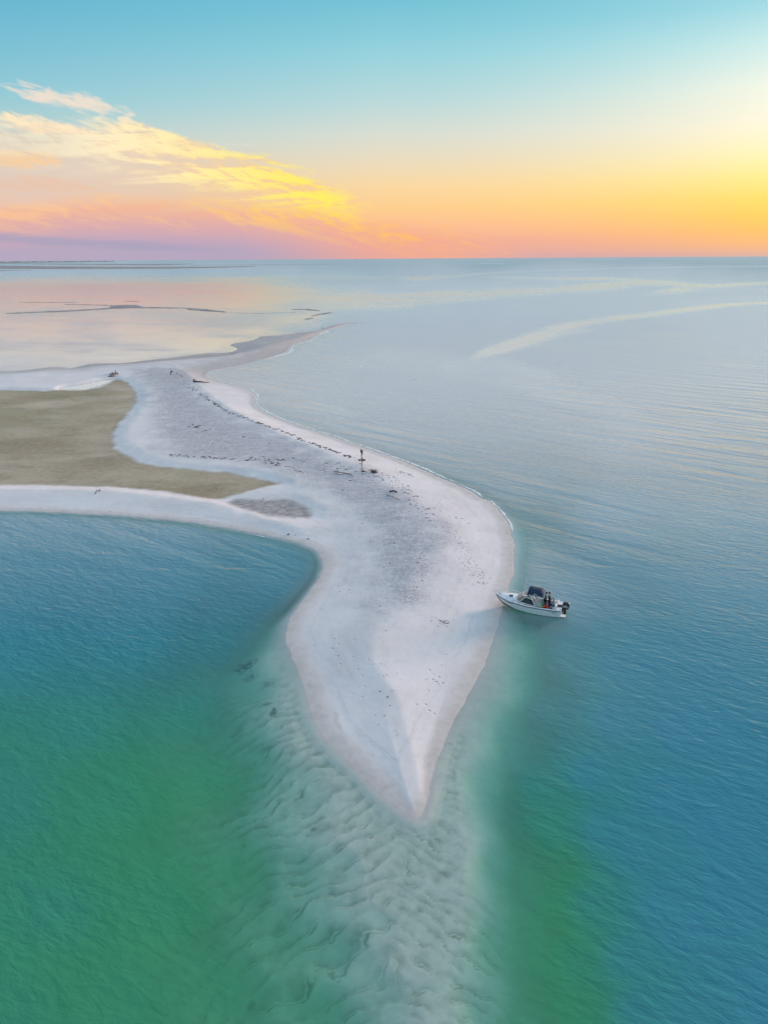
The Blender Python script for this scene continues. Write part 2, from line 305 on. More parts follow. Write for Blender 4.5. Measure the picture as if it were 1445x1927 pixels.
def terrain(X, Y):
    """ground height and surface masks at world points"""
    shp = X.shape; X = X.ravel(); Y = Y.ravel()
    jx = 0.35 * fbm(X * .35, Y * .35, 3); jy = 0.35 * fbm(X * .35 + 40, Y * .35, 3)
    dS, ins = dist_poly(X + jx * .6, Y + jy * .6, shore)
    dC, _ = dist_poly(X, Y, crest, False, False)
    dB, _ = dist_poly(X, Y, BAR, False, False)
    dF, _ = dist_poly(X, Y, FARS, False, False)
    lump = fbm(X * .22, Y * .22, 4)
    def ridge(d, Hh, soft):
        ds = np.sqrt(d * d + soft * soft) - soft * .6
        return Hh * dS / (dS + ds + .01) * (1 - np.exp(-dS / 2.2))
    tipf = sstep(Y, 33, 69)
    h = .09 * (1 - np.exp(-dS / 2.6)) + .12 * (1 - np.exp(-dS / 6))
    h = np.maximum(h, ridge(dC, .34 + .40 * tipf, .22 + 1.3 * sstep(Y, 50, 64) * sstep(Y, 125, 95)))
    h = np.maximum(h, ridge(dB, .45, .5)); h = np.maximum(h, ridge(dF, .9, 1.0))
    dM, im = dist_poly(X + jx * 1.5, Y + jy * 1.5, MAT1); sM = np.where(im, dM, -dM)
    dM2, im2 = dist_poly(X + jx * 2, Y + jy * 2, MAT2); sM2 = np.where(im2, dM2, -dM2)
    dM3, im3 = dist_poly(X + jx * 2, Y + jy * 2, MAT3); sM3 = np.where(im3, dM3, -dM3)
    dP, ip = dist_poly(X, Y, POND); sP = np.where(ip, dP, -dP)
    m1 = sstep(sM + .5 * lump, -.5, .8); m2 = sstep(sM2, -.6, .8); m3 = sstep(sM3, -1.2, 1.2)
    flat = sstep(sM, -3.0, 1.0)
    h = h * (1 - flat) + (.10 + .02 * lump) * flat
    h = h * (1 - .55 * sstep(sM2, -2.5, 1.0)); h = h * (1 - .5 * m3)
    h = h * (1 - sstep(sP, -1.6, .3)) + .0 * sstep(sP, -1.6, .3)
    dR, ir = dist_poly(X + jx * 3, Y + jy * 3, ROUGH); rough = sstep(np.where(ir, dR, -dR) + 3.5 * lump, -3.0, 5.0)
    h = h + .035 * lump * sstep(dS, .4, 4) * (1 - flat)
    fine = fbm(X * 1.7, Y * 1.7, 3) * .018 + fbm(X * 5.1, Y * 5.1, 2) * .010
    h = h + fine * (0.25 + 1.6 * rough) * sstep(dS, .3, 2) * (1 - .8 * flat)
    # below water
    px, py = to_px(X, Y)
    D = depth_field(px, py)
    near_cam = sstep(Y, 75, 40)
    shelf = .10 * sstep(dS, .1, .8) + .06 * sstep(dS, 1.0 + .4 * lump, 1.25 + .4 * lump)
    D = D * (1 - np.exp(-(dS / (1.15 + 1.9 * sstep(Y, 67, 50))) ** 1.35))
    D = np.maximum(D, np.minimum(shelf, .12) * np.minimum(1, dS))
    # ripple bars on the shallow sand either side of the tail
    tail = sstep(px, 700, 790)
    wx = fbm(X * .16, Y * .16, 3); wy = fbm(X * .55 + 9, Y * .55, 3)
    wz = fbm(X * 2.2, Y * 2.2 + 5, 2)
    phA = (-.45 * X + .89 * Y) / 1.0 + 1.7 * wx + .42 * wy + .10 * wz
    phB = (.52 * X + .85 * Y) / .72 + 1.5 * wx + .75 * wy + .22 * wz
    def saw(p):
        q = p - np.floor(p)          # gentle stoss side, steep lee side; second value paints soft shade in the trough
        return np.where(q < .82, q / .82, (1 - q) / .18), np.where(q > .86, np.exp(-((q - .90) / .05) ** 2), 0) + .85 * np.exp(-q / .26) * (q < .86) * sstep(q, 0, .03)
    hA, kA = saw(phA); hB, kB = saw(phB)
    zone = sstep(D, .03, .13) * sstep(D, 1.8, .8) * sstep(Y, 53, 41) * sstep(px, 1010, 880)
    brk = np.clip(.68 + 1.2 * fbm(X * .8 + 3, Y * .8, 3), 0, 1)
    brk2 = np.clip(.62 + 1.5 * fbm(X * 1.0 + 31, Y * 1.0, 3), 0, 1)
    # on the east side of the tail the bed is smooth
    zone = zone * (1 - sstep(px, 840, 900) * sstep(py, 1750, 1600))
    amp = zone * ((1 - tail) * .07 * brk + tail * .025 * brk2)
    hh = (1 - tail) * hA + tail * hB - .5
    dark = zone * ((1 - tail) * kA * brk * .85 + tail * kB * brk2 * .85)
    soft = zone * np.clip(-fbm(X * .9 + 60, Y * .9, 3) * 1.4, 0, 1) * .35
    bed = -(D - amp * hh) - .02 * lump * zone
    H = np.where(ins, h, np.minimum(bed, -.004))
    foam = dS
    H = np.where(ins, H - .10 * sstep(sP, -.5, .6), H)
    damp = sstep(Y, 190, 275) * (.75 + .5 * lump) + .8 * sstep(dS, 16, 3) * sstep(Y, 172, 200) * sstep(X, 23, -69)
    damp = np.clip(damp, 0, 1)
    weed = np.zeros_like(H)
    for (wxp, wyp, r_, a_) in ((516, 1336, .5, .7), (500, 1318, .35, .4), (458, 1238, .9, .8), (468, 1262, .6, .5), (566, 1490, .13, .5), (557, 1497, .10, .5), (590, 1556, .12, .45), (578, 1566, .10, .4), (505, 1280, .5, .4), (470, 1862, .2, .5), (850, 1400, .2, .3)):
        c = ground(wxp, wyp); rr = np.hypot(X - c.x, Y - c.y) / r_ + 1.2 * fbm(X * 2.5, Y * 2.5, 3)
        weed = np.maximum(weed, a_ * sstep(rr, 1.2, .3))
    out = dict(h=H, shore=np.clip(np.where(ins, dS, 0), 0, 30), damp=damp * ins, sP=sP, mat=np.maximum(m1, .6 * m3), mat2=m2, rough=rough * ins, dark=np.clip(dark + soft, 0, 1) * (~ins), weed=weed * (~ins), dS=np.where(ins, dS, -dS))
    return {k: v.reshape(shp) for k, v in out.items()}
def set_attr(me, name, arr):
    a = me.attributes.new(name, 'FLOAT', 'POINT'); a.data.foreach_set('value', np.ascontiguousarray(arr.ravel(), dtype=np.float32))
def grid_mesh(name, X, Y, Z):
    nr, nc = X.shape
    co = np.stack([X, Y, Z], -1).reshape(-1, 3).astype(np.float32)
    i = (np.arange(nr - 1)[:, None] * nc + np.arange(nc - 1)[None, :]).ravel()
    q = np.stack([i, i + 1, i + nc + 1, i + nc], -1).astype(np.int32)
    me = bpy.data.meshes.new(name)
    me.vertices.add(len(co)); me.vertices.foreach_set('co', co.ravel())
    me.loops.add(q.size); me.loops.foreach_set('vertex_index', q.ravel())
    me.polygons.add(len(q)); me.polygons.foreach_set('loop_start', np.arange(0, q.size, 4, dtype=np.int32))
    me.polygons.foreach_set('loop_total', np.full(len(q), 4, np.int32))
    me.update(calc_edges=True); me.validate()
    me.shade_smooth()
    return me
def fan(ys, s):
    """a ground grid that is fine near the drone and coarse far away"""
    Yr = np.array([ground(W0 / 2, y).y for y in ys])
    X = s[None, :] * (Yr * math.cos(PITCH) + CAM_H * math.sin(PITCH))[:, None]
    return X, np.repeat(Yr[:, None], len(s), 1)
ys = np.concatenate([np.arange(2300, 2000, -12), np.arange(2000, 1000, -2.2), np.arange(1000, 590, -1.35)])
sl = np.concatenate([np.arange(-1.05, -.62, .012), np.arange(-.62, .62, .00195), np.arange(.62, 1.05, .012)])
X, Y = fan(ys, sl)
TR = terrain(X, Y)
def hat(x, y):
    r = terrain(np.array([x]), np.array([y])); return float(r['h'][0])
def hgrid(x, y):
    """height from the built terrain grid"""
    u = np.interp(x / (y * math.cos(PITCH) + CAM_H * math.sin(PITCH)), sl, np.arange(len(sl))); v = np.interp(y, Y[:, 0], np.arange(len(ys)))
    i = int(min(v, len(ys) - 2)); j = int(min(u, len(sl) - 2)); f = v - i; g = u - j; A = TR['h']
    return float((A[i, j] * (1 - g) + A[i, j + 1] * g) * (1 - f) + (A[i + 1, j] * (1 - g) + A[i + 1, j + 1] * g) * f)
def on_sand(px, py):
    p = ground(px, py)
    for _ in range(3): p = ground(px, py, hgrid(p.x, p.y))
    return Vector((p.x, p.y, hgrid(p.x, p.y)))

# ------------------------------------------------------------------ sand
def new_mat(name):
    m = bpy.data.materials.new(name); m.use_nodes = True; t = NT(m.node_tree); t.n.clear()
    out = t.new('ShaderNodeOutputMaterial'); return m, t, out
sand_m, t, out = new_mat('sand')
pos = t.new('ShaderNodeNewGeometry').outputs['Position']
zz = t.sep(pos)[2]
nb = t.noise(pos, .16, 4, .55); ns = t.noise(pos, 5.5, 5, .65); nf = t.noise(pos, 26, 3, .6); nm = t.noise(pos, 1.1, 5, .6, .4)
dry = t.mix(t.mr(nb, .35, .65), (.69, .662, .645), (.765, .74, .725))
dry = t.mix(t.mr(nm, .52, .72, 0, .30, True), dry, (.60, .585, .58))
dry = t.mix(t.mr(nf, .3, .7, 0, .16), dry, (.50, .49, .485))
ro = t.attr('rough')
zmn = lambda n: t.m('SUBTRACT', n, .5)
spk = t.mr(t.m('ADD', ns, t.m('MULTIPLY', t.m('SUBTRACT', nf, .5), .9)), .44, .60, 0, 1, True)
mott = t.noise(t.map(pos, rot=(0, 0, R(-35)), sca=(.55, 1.3, 1)), 1.0, 5, .68, .5)
spk = t.mr(t.m('ADD', spk, t.m('MULTIPLY', zmn(mott), 3.2)), .1, 1.0)
shelly = t.mix(spk, (.33, .335, .36), (.60, .605, .63))
base = t.mix(t.m('MULTIPLY', ro, .88), dry, shelly)
sd = t.attr('shore')
tl = t.noise(t.xyz(t.m('MULTIPLY_ADD', nm, 1.1, t.m('MULTIPLY', sd, 1.25)), t.m('MULTIPLY', nb, 2.0), 0.0), 1.0, 4, .7)
base = t.mix(t.m('MULTIPLY', t.mr(tl, .50, .64, 0, .42, True), t.mr(sd, 1.0, 7.5, 1, .15)), base, (.46, .44, .43))
vo = t.new('ShaderNodeTexVoronoi'); t.put(vo.inputs['Vector'], pos); vo.inputs['Scale'].default_value = 1.55
trail = t.mr(t.noise(t.mapr(pos, R(-50), (.10, .40, 1)), 1.0, 3, .6, .8), .54, .62, 0, 1, True)
foot = t.m('MULTIPLY', t.m('MULTIPLY', t.mr(vo.outputs['Distance'], .10, .24, 1, 0, True), trail), t.mr(sd, .8, 2.0))
base = t.mix(t.m('MULTIPLY', foot, .55), base, (.34, .335, .34))  # shade inside the footprint dimples painted into the sand colour
wet = t.mr(t.m('ADD', zz, t.m('MULTIPLY', t.m('SUBTRACT', nm, .5), .04)), .012, .095, 1, 0, True)
base = t.mix(t.m('MULTIPLY', wet, .85), base, t.mix(t.mr(nm, .4, .6), (.50, .45, .41), (.57, .52, .475)))
mt = t.attr('mat')
algae = t.mix(t.mr(t.noise(t.map(pos, sca=(.055, .075, 1)), 1.0, 4, .5, .3), .34, .66), (.31, .245, .145), (.50, .42, .30))
algae = t.mix(t.mr(t.noise(t.map(pos, loc=(3, 9, 0), sca=(.028, .045, 1)), 1.0, 3, .5), .46, .66, 0, .75, True), algae, (.28, .25, .12))
algae = t.mix(t.mr(t.noise(t.map(pos, loc=(7, 2, 0), sca=(.16, .26, 1)), 1.0, 5, .62, .5), .48, .70, 0, .55, True), algae, (.225, .185, .105))
algae = t.mix(t.mr(nf, .35, .7, 0, .16), algae, (.20, .175, .13))
base = t.mix(t.m('MULTIPLY', mt, t.mr(nm, .3, .6, .82, .97)), base, algae)
dk = t.mix(t.mr(ns, .4, .62), (.19, .175, .165), (.36, .34, .33))
base = t.mix(t.m('MULTIPLY', t.attr('mat2'), t.mr(nm, .35, .6, .6, .95)), base, dk)
under = t.mr(zz, -.012, -.001, 1, 0)
bedc = t.mix(t.mr(nm, .35, .65), (.50, .525, .455), (.57, .59, .51))
base = t.mix(t.m('MULTIPLY', t.attr('damp'), .8), base, t.mix(t.mr(nm, .35, .65), (.33, .31, .30), (.43, .405, .39)))
base = t.mix(under, base, bedc)
base = t.mix(t.m('MULTIPLY', t.attr('dark'), .92), base, (.15, .215, .165))  # ripple trough shade and debris painted dark into the bed colour
base = t.mix(t.attr('weed'), base, (.03, .07, .075))
bs = t.new('ShaderNodeBsdfPrincipled'); t.put(bs.inputs['Base Color'], base)
t.put(bs.inputs['Roughness'], t.mr(wet, 0, 1, .92, .55)); bs.inputs['Specular IOR Level'].default_value = .25
hgt = t.m('ADD', t.m('MULTIPLY', foot, -.05), t.m('MULTIPLY', nf, t.mr(ro, 0, 1, .006, .030)))
hgt = t.m('ADD', hgt, t.m('MULTIPLY', ns, t.mr(ro, 0, 1, .012, .09)))
bp = t.new('ShaderNodeBump'); bp.inputs['Strength'].default_value = .7; bp.inputs['Distance'].default_value = 1.0
t.put(bp.inputs['Height'], hgt); t.l.new(bp.outputs[0], bs.inputs['Normal'])
t.l.new(bs.outputs[0], out.inputs[0])

me = grid_mesh('sand', X, Y, TR['h'])
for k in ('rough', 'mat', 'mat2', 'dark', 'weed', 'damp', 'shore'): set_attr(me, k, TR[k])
me.materials.append(sand_m)
sand = bpy.data.objects.new('sand', me); col.objects.link(sand); tag(sand, 'pale sand spit and the seabed around it', kind='structure')

# ------------------------------------------------------------------ water
wys = np.concatenate([[2900, 2600], np.arange(2400, 2000, -25), np.arange(2000, 1100, -4.0), np.arange(1100, 600, -3), np.arange(600, 500, -1.2), np.arange(500, 486.6, -.45)])
wsl = np.concatenate([[-6, -3, -2, -1.5], np.arange(-1.1, -.6, .03), np.arange(-.6, .6, .0042), np.arange(.6, 1.1, .03), [1.2, 1.5, 2, 3, 6]])
WX, WY = fan(wys, wsl)
wpx, wpy = to_px(WX, WY)
near = (wpy > 560) & (np.abs(wpx - 722) < 1500) & (wpy < 2350)
depth = np.full(WX.shape, 2.6); ds = np.full(WX.shape, -50.0)
tr2 = terrain(WX[near], WY[near]); depth[near] = np.where(tr2['dS'] > 0, 0.0, np.maximum(-tr2['h'], 0.0)); ds[near] = tr2['dS']
depth = depth + (np.maximum(depth, 2.5 * sstep(-ds, 0, 5)) - depth) * sstep(wpy, 900, 720)
slick = np.zeros(WX.shape)
streak = fbm(wpx * .009 + wpy * .02, wpy * .16, 4)
wob = 9 * fbm(wpx * .006, wpy * .03, 3); 
def band(pts, wdt, a, soft=.8):
    """a smooth slick running along a drift line: centre line and half widths in the photo's water"""
    global slick
    P = catmull([(x, y) for x, y in pts], 5); xs = P[:, 0]; yy = P[:, 1]
    wv = np.interp(xs, [p[0] for p in pts], wdt)
    o = np.argsort(xs)
    c = np.interp(wpx, xs[o], yy[o]); ww = np.interp(wpx, xs[o], wv[o])
    ends = sstep(wpx, xs.min() - 8, xs.min() + 60) * sstep(wpx, xs.max() + 8, xs.max() - 60) if soft < 2 else sstep(wpx, xs.max() + 8, xs.max() - 60)
    v = sstep(np.abs(wpy + wob * .18 * np.minimum(1, ww / 8) - c) / ww, 1.6, .3)
    slick = np.maximum(slick, a * v * ends * np.clip(1.0 + .8 * streak, .4, 1))
band([(860, 690), (900, 668), (960, 650), (1010, 634), (1060, 616), (1130, 603), (1220, 592), (1320, 579), (1400, 572), (1500, 570), (1800, 566)], [3, 8, 12, 12, 9, 7, 5.5, 4.5, 2.5, 2, 2], 1.0)
band([(920, 668), (1000, 642), (1060, 626), (1110, 622), (1150, 620)], [4, 10, 8, 4, 2], .55)
band([(640, 560), (760, 562), (860, 556), (960, 550), (1060, 546), (1150, 538), (1230, 532), (1330, 538), (1440, 533), (1800, 530)], [10, 12, 12, 9, 8, 9, 6, 4, 2.5, 2], 1.0)
band([(780, 694), (850, 690), (930, 688), (1010, 702), (1080, 716)], [8, 18, 20, 16, 8], .42)
band([(1195, 556), (1260, 548), (1300, 544), (1340, 546)], [2, 6, 7, 3], .9)
band([(1328, 540), (1340, 548), (1352, 556), (1362, 560)], [4, 8, 6, 3], .9)
band([(720, 522), (780, 524), (830, 521), (900, 516), (980, 511), (1060, 508), (1200, 504), (1450, 501), (1800, 499)], [3, 4.5, 4, 3, 1.8, 1.2, 1, 1.4, 1], .95)
band([(880, 518), (950, 522), (1060, 524), (1150, 525), (1250, 530)], [1.5, 3, 2.5, 3, 4], .9)
band([(860, 497), (920, 496), (980, 496)], [.6, 1.0, .6], .8)
band([(-800, 640), (-300, 640), (0, 640), (200, 638), (400, 645), (520, 620), (640, 590)], [80, 76, 72, 66, 34, 30, 14], .85, 3)
band([(-800, 560), (0, 562), (200, 556), (400, 560), (560, 560), (700, 566), (820, 570)], [34, 34, 32, 32, 26, 18, 8], .9)
band([(-800, 524), (0, 524), (200, 520), (420, 524), (600, 522), (760, 524)], [10, 10, 7, 8, 5, 3], .6)
band([(600, 690), (720, 680), (850, 690), (950, 710), (1050, 740), (1150, 765), (1240, 790)], [10, 26, 26, 22, 24, 18, 10], .30)
band([(420, 712), (520, 740), (620, 770), (720, 800)], [6, 20, 16, 8], .25)
# soft irregular patches of ripple and calm everywhere
patch = fbm(wpx * .0045 + 3, wpy * .022, 4)
far = sstep(wpy, 760, 600)
slick = np.clip(slick * 1.0 + far * .35 * patch, 0, 1)
dk = fbm(wpx * .004 + 11, wpy * .03 + 5, 3)
slick = np.where((wpx < 720) & (wpy > 580), np.clip(slick - .4 * sstep(dk, .05, .55), 0, 1), slick)
# calm water in the lee of the moored boat and over the shallows of the tail
bc = ground(1010, 1180)
calm = np.exp(-(((WX - bc.x) / 5.5) ** 2 + ((WY - bc.y) / 4.2) ** 2))
calm = np.maximum(calm, .9 * sstep(-ds, 3.0, .4) * (WY < 80))
calm = np.maximum(calm, .85 * sstep(depth, 2.3, .25) * (WY < 69))
swell = sstep(wpx, 1050, 1400) * np.exp(-((wpy - 800) / 110.) ** 2)
swell = np.maximum(swell, .35 * sstep(-ds, 0, 4) * sstep(-ds, 26, 8) * (WY > 69) * (WX > -60))
swell = np.maximum(swell, .30 * sstep(wpx, 820, 1100) * np.exp(-((wpy - 760) / 150.) ** 2))
sl_n = fbm(wpx * .003, wpy * .006, 3)
silt_sheen = np.interp(wpy + 25 * sl_n, [470, 494, 508, 535, 720, 820, 930, 1050, 1200, 1400], [.0, .0, .4, .85, .95, .8, .52, .22, .05, .0])
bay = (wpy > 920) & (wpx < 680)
silt_sheen = np.maximum(silt_sheen, .62 * np.exp(np.minimum(ds, 0) / 9.) * sstep(wpy, 1300, 1060) * (wpx > 700))
silt_sheen = np.where(bay, np.maximum(np.interp(wpy + 40 * sl_n, [950, 1000, 1060, 1200], [.32, .24, .10, .0]), .5 * np.exp(np.minimum(ds, 0) / 1.2) * sstep(wpy, 1330, 1150)), silt_sheen)
silt_sheen = np.maximum(silt_sheen, .30 * np.exp(np.minimum(ds, 0) / 6.) * sstep(wpy, 1520, 1250) * (wpx > 700))
blue = np.maximum(sstep(wpy, 1560, 1120), sstep(depth, 1.1, 3.3)); blue = np.maximum(blue, .8 * sstep(wpx, 780, 880) * sstep(wpy, 1780, 1300))
far_rough = np.interp(wpy, [470, 500, 525, 600, 700, 850, 1050], [.42, .40, .28, .26, .20, .08, 0]) * (1 - .78 * sstep(wpx, 760, 380) * sstep(wpy, 505, 540))
inpond = np.zeros(WX.shape); inpond[near] = sstep(tr2['sP'], -1.0, .2)
slick = np.maximum(slick, inpond); depth = np.maximum(depth, .04 * inpond); silt_sheen = np.maximum(silt_sheen * (1 - inpond), inpond); far_rough = far_rough * (1 - inpond)  # pond's mirrored sky painted as a pale body colour
wme = grid_mesh('water', WX, WY, np.zeros_like(WX))
# the same sea goes on behind the drone
for k, v in (('depth', depth), ('slick', np.maximum(slick, 0)), ('calm', calm), ('swell', swell), ('silt_sheen', silt_sheen), ('blue', blue), ('far_rough', far_rough)): set_attr(wme, k, v)
water_m, t, out = new_mat('water')
geo = t.new('ShaderNodeNewGeometry'); pos = geo.outputs['Position']
dep = t.attr('depth'); slk = t.attr('slick'); clm = t.attr('calm'); swl = t.attr('swell')
w1 = t.noise(t.mapr(pos, R(-32), (.60, 1.45, 1)), 1.0, 3, .55, .35)
w2 = t.noise(t.mapr(pos, R(-14), (1.2, 2.9, 1)), 1.0, 3, .55, .3)
w3 = t.noise(t.mapr(pos, R(-24), (.09, .28, 1)), 1.0, 3, .5, .6)
sw = t.noise(t.mapr(pos, R(-40), (.045, .34, 1)), 1.0, 2, .4, .5)
gust = t.mr(t.noise(t.mapr(pos, R(-25), (.025, .06, 1)), 1.0, 4, .55), .33, .66, .55, 1.15)
ripple = t.m('MULTIPLY', t.m('MULTIPLY', t.m('SUBTRACT', 1.0, t.m('MULTIPLY', slk, .93)), t.m('SUBTRACT', 1.0, t.m('MULTIPLY', clm, .90))), gust)
zm = lambda n: t.m('SUBTRACT', n, .5)
hh = t.m('ADD', t.m('MULTIPLY', zm(w1), .125), t.m('ADD', t.m('MULTIPLY', zm(w2), .052), t.m('MULTIPLY', zm(w3), .13)))
hh = t.m('ADD', t.m('MULTIPLY', hh, ripple), t.m('MULTIPLY', t.m('MULTIPLY', zm(sw), swl), .85))
bp = t.new('ShaderNodeBump'); bp.inputs['Strength'].default_value = 1.0; bp.inputs['Distance'].default_value = 1.0
t.put(bp.inputs['Height'], hh)
vd = t.new('ShaderNodeVectorMath', operation='DOT_PRODUCT'); t.l.new(geo.outputs['Incoming'], vd.inputs[0]); t.l.new(bp.outputs[0], vd.inputs[1])
cosv = t.m('MINIMUM', t.m('ABSOLUTE', vd.outputs['Value']), 1.0)
fres = t.m('MULTIPLY_ADD', t.m('POWER', t.m('SUBTRACT', 1.0, cosv), 5.0), .98, .02)
gl = t.new('ShaderNodeBsdfGlossy'); t.put(gl.inputs['Roughness'], t.m('ADD', t.mr(ripple, 0, 1, .03, .15), t.m('MULTIPLY', t.attr('far_rough'), t.mr(ripple, .0, .8, .75, 1)))); t.l.new(bp.outputs[0], gl.inputs['Normal'])
# what the water takes out of the light on its way to the sand, and what it scatters back
dn = t.m('ADD', dep, t.m('MULTIPLY', t.m('SUBTRACT', t.noise(pos, .25, 4, .55), .5), t.m('MULTIPLY', dep, .14)))
def ext(k): return t.m('EXPONENT', t.m('MULTIPLY', dn, -k))
tc = t.new('ShaderNodeCombineColor'); t.put(tc.inputs[0], ext(.85)); t.put(tc.inputs[1], ext(.12)); t.put(tc.inputs[2], ext(.27))
tr = t.new('ShaderNodeBsdfTransparent'); t.l.new(tc.outputs[0], tr.inputs[0])
body = t.ramp(t.mr(dn, 0, 4.0), [(.0, (.22, .42, .30)), (.18, (.095, .36, .18)), (.38, (.055, .36, .150)), (.55, (.040, .32, .145)), (1.0, (.032, .27, .18))])
blue = t.ramp(t.mr(dn, 0, 4.0), [(.0, (.28, .38, .44)), (.18, (.13, .29, .36)), (.40, (.060, .245, .305)), (.62, (.046, .245, .31)), (1.0, (.044, .235, .315))])
body = t.mix(t.attr('blue'), body, blue)
body = t.mix(t.attr('silt_sheen'), body, t.mix(t.mr(slk, .1, .8), (.80, .77, .775), (1.0, .96, .92)))  # silty water; whiter in slicks, bright sky sheen painted into the body colour
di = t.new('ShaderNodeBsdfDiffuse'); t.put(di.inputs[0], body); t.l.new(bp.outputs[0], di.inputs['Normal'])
turb = t.m('SUBTRACT', 1.0, t.m('EXPONENT', t.m('MULTIPLY', t.m('POWER', t.m('MAXIMUM', dn, 0.0), 1.6), -.50)))
turb = t.m('MAXIMUM', turb, t.m('MULTIPLY', t.attr('silt_sheen'), .9))
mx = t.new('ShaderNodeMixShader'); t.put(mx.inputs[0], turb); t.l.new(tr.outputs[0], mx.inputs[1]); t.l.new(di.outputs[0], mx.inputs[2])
ms = t.new('ShaderNodeMixShader'); t.put(ms.inputs[0], t.m('MULTIPLY', fres, t.mr(t.m('MULTIPLY', t.attr('far_rough'), t.mr(ripple, 0, 1, .35, 1)), 0, .42, 1, .55))); t.l.new(mx.outputs[0], ms.inputs[1]); t.l.new(gl.outputs[0], ms.inputs[2])
t.l.new(ms.outputs[0], out.inputs[0])
wme.materials.append(water_m)
water = bpy.data.objects.new('water', wme); col.objects.link(water); tag(water, 'green and blue sea around the sand spit', kind='structure')
# ------------------------------------------------------------------ foam along the ocean side
foam_m, t, out = new_mat('foam')
pos = t.new('ShaderNodeNewGeometry').outputs['Position']
bs = t.new('ShaderNodeBsdfPrincipled'); bs.inputs['Base Color'].default_value = (.86, .86, .85, 1); bs.inputs['Roughness'].default_value = .8
t.put(bs.inputs['Alpha'], t.mr(t.noise(pos, 1.3, 4, .6), .34, .52, .0, .95, True)); t.l.new(bs.outputs[0], out.inputs[0])
def ribbon(name, px_pts, w0, w1, off, label, z=.02):
    P = to_ground(catmull(px_pts, 8)); n = len(P)
    T_ = np.gradient(P, axis=0); T_ /= np.linalg.norm(T_, axis=1)[:, None] + 1e-9
    N_ = np.stack([T_[:, 1], -T_[:, 0]], 1)
    N_ = np.where((N_[:, :1] * 1.0 + N_[:, 1:] * .4) < 0, -N_, N_)       # seaward
    tt = np.arange(n)
    wv = w0 + (w1 - w0) * (tt / n); wv = wv * np.clip(.55 + 1.7 * fbm(tt * .055, tt * 0 + w0, 2) + .5 * fbm(tt * .3, tt * 0, 2), .05, 1.6) * np.minimum(1, np.minimum(tt, n - 1 - tt) / 4)
    o = off + .35 * fbm(tt * .05 + 7, tt * 0, 3)
    A = P + N_ * o[:, None]; B = A + N_ * wv[:, None]
    v = [(a[0], a[1], z) for a in A] + [(b[0], b[1], z) for b in B]
    ob = mesh_obj(name, v, [(i, i + 1, n + i + 1, n + i) for i in range(n - 1)], foam_m)
    return tag(ob, label, kind='stuff')
ribbon('foam', [p for p in SHORE_E[14:34]], 1.0, .5, .25, 'thin white line of foam along the ocean side of the spit')
ribbon('foam', [p for p in SHORE_E[3:11]], 2.0, 1.6, .6, 'broken white foam along the far arm of the spit')
ribbon('foam', [p for p in SHORE_E[33:38]], .55, .35, .05, 'short white foam line at the bend of the beach')
ribbon('foam', [(420, 995), (450, 1001), (480, 1006), (510, 1012)], .25, .2, -.2, 'fine foam line along the inner bay beach')

# ------------------------------------------------------------------ sandbars out on the flats and the far shore
bar_m, t, out = new_mat('wet_sandbar')
pos = t.new('ShaderNodeNewGeometry').outputs['Position']
bs = t.new('ShaderNodeBsdfPrincipled'); t.put(bs.inputs['Base Color'], t.mix(t.mr(t.noise(t.map(pos, sca=(.05, .05, 1)), 1.0, 4, .6), .35, .65), (.22, .20, .195), (.34, .31, .305)))
bs.inputs['Roughness'].default_value = .8; t.l.new(bs.outputs[0], out.inputs[0])
veg_m, t, out = new_mat('marsh')
pos = t.new('ShaderNodeNewGeometry').outputs['Position']
bs = t.new('ShaderNodeBsdfPrincipled'); t.put(bs.inputs['Base Color'], t.mix(t.noise(t.map(pos, sca=(.01, .01, .1)), 1.0, 4, .6), (.06, .075, .08), (.14, .14, .14)))
bs.inputs['Roughness'].default_value = .9; t.l.new(bs.outputs[0], out.inputs[0])
def sandbar(name, rows, hgt, label, mat=bar_m, kind='structure'):
    """rows: x, far edge y, near edge y in the photo's water level"""
    xs = np.array([r[0] for r in rows], float); a = np.array([r[1] for r in rows]); b = np.array([r[2] for r in rows])
    xx = np.linspace(xs[0], xs[-1], max(40, int((xs[-1] - xs[0]) / 3)))
    ja = .35 * fbm(xx * .09, xx * 0 + hgt, 3); jb = .35 * fbm(xx * .07 + 50, xx * 0, 3)
    ya = np.interp(xx, xs, a); yb = np.interp(xx, xs, b); th = (yb - ya)
    ya = ya + ja * np.minimum(1, th); yb = np.maximum(yb + jb * np.minimum(1, th), ya + .12)
    hor = H0 / 2 - FPX * math.tan(PITCH) + (W0 / 2 - xx) * math.tan(-ROLL)
    ya = np.maximum(ya, hor + 2.6); yb = np.maximum(yb, ya + .25)
    v = []; K = 6
    for k in range(K):
        f = k / (K - 1)
        for x, y0, y1 in zip(xx, ya, yb):
            g = ground(x, y0 + (y1 - y0) * f)
            v.append((g.x, g.y, -.05 + (hgt + .05) * math.sin(math.pi * f) ** .7 * (.75 + .4 * math.sin(x * .31) * math.sin(x * .117))))
    n = len(xx)
    return tag(mesh_obj(name, v, [(k * n + i, k * n + i + 1, (k + 1) * n + i + 1, (k + 1) * n + i) for k in range(K - 1) for i in range(n - 1)], mat, smooth=True), label, kind=kind)
sandbar('sandbar', [(12, 589.4, 590.6), (60, 587, 589), (125, 584, 587), (180, 581, 583.4), (204, 579, 582.4), (212, 574.5, 582), (240, 573, 581), (258, 573.6, 580.4), (270, 577.5, 580.4), (352, 579, 580.4), (353, 579.2, 583.5), (392, 581.5, 586.5), (425, 587.2, 587.8)], .35, 'long thin sandbar with a hump out on the calm flats')
sandbar('sandbar', [(123, 572.6, 573.2), (160, 572.8, 574.2), (212, 574, 575.2)], .25, 'short spur of sandbar beside the hump')
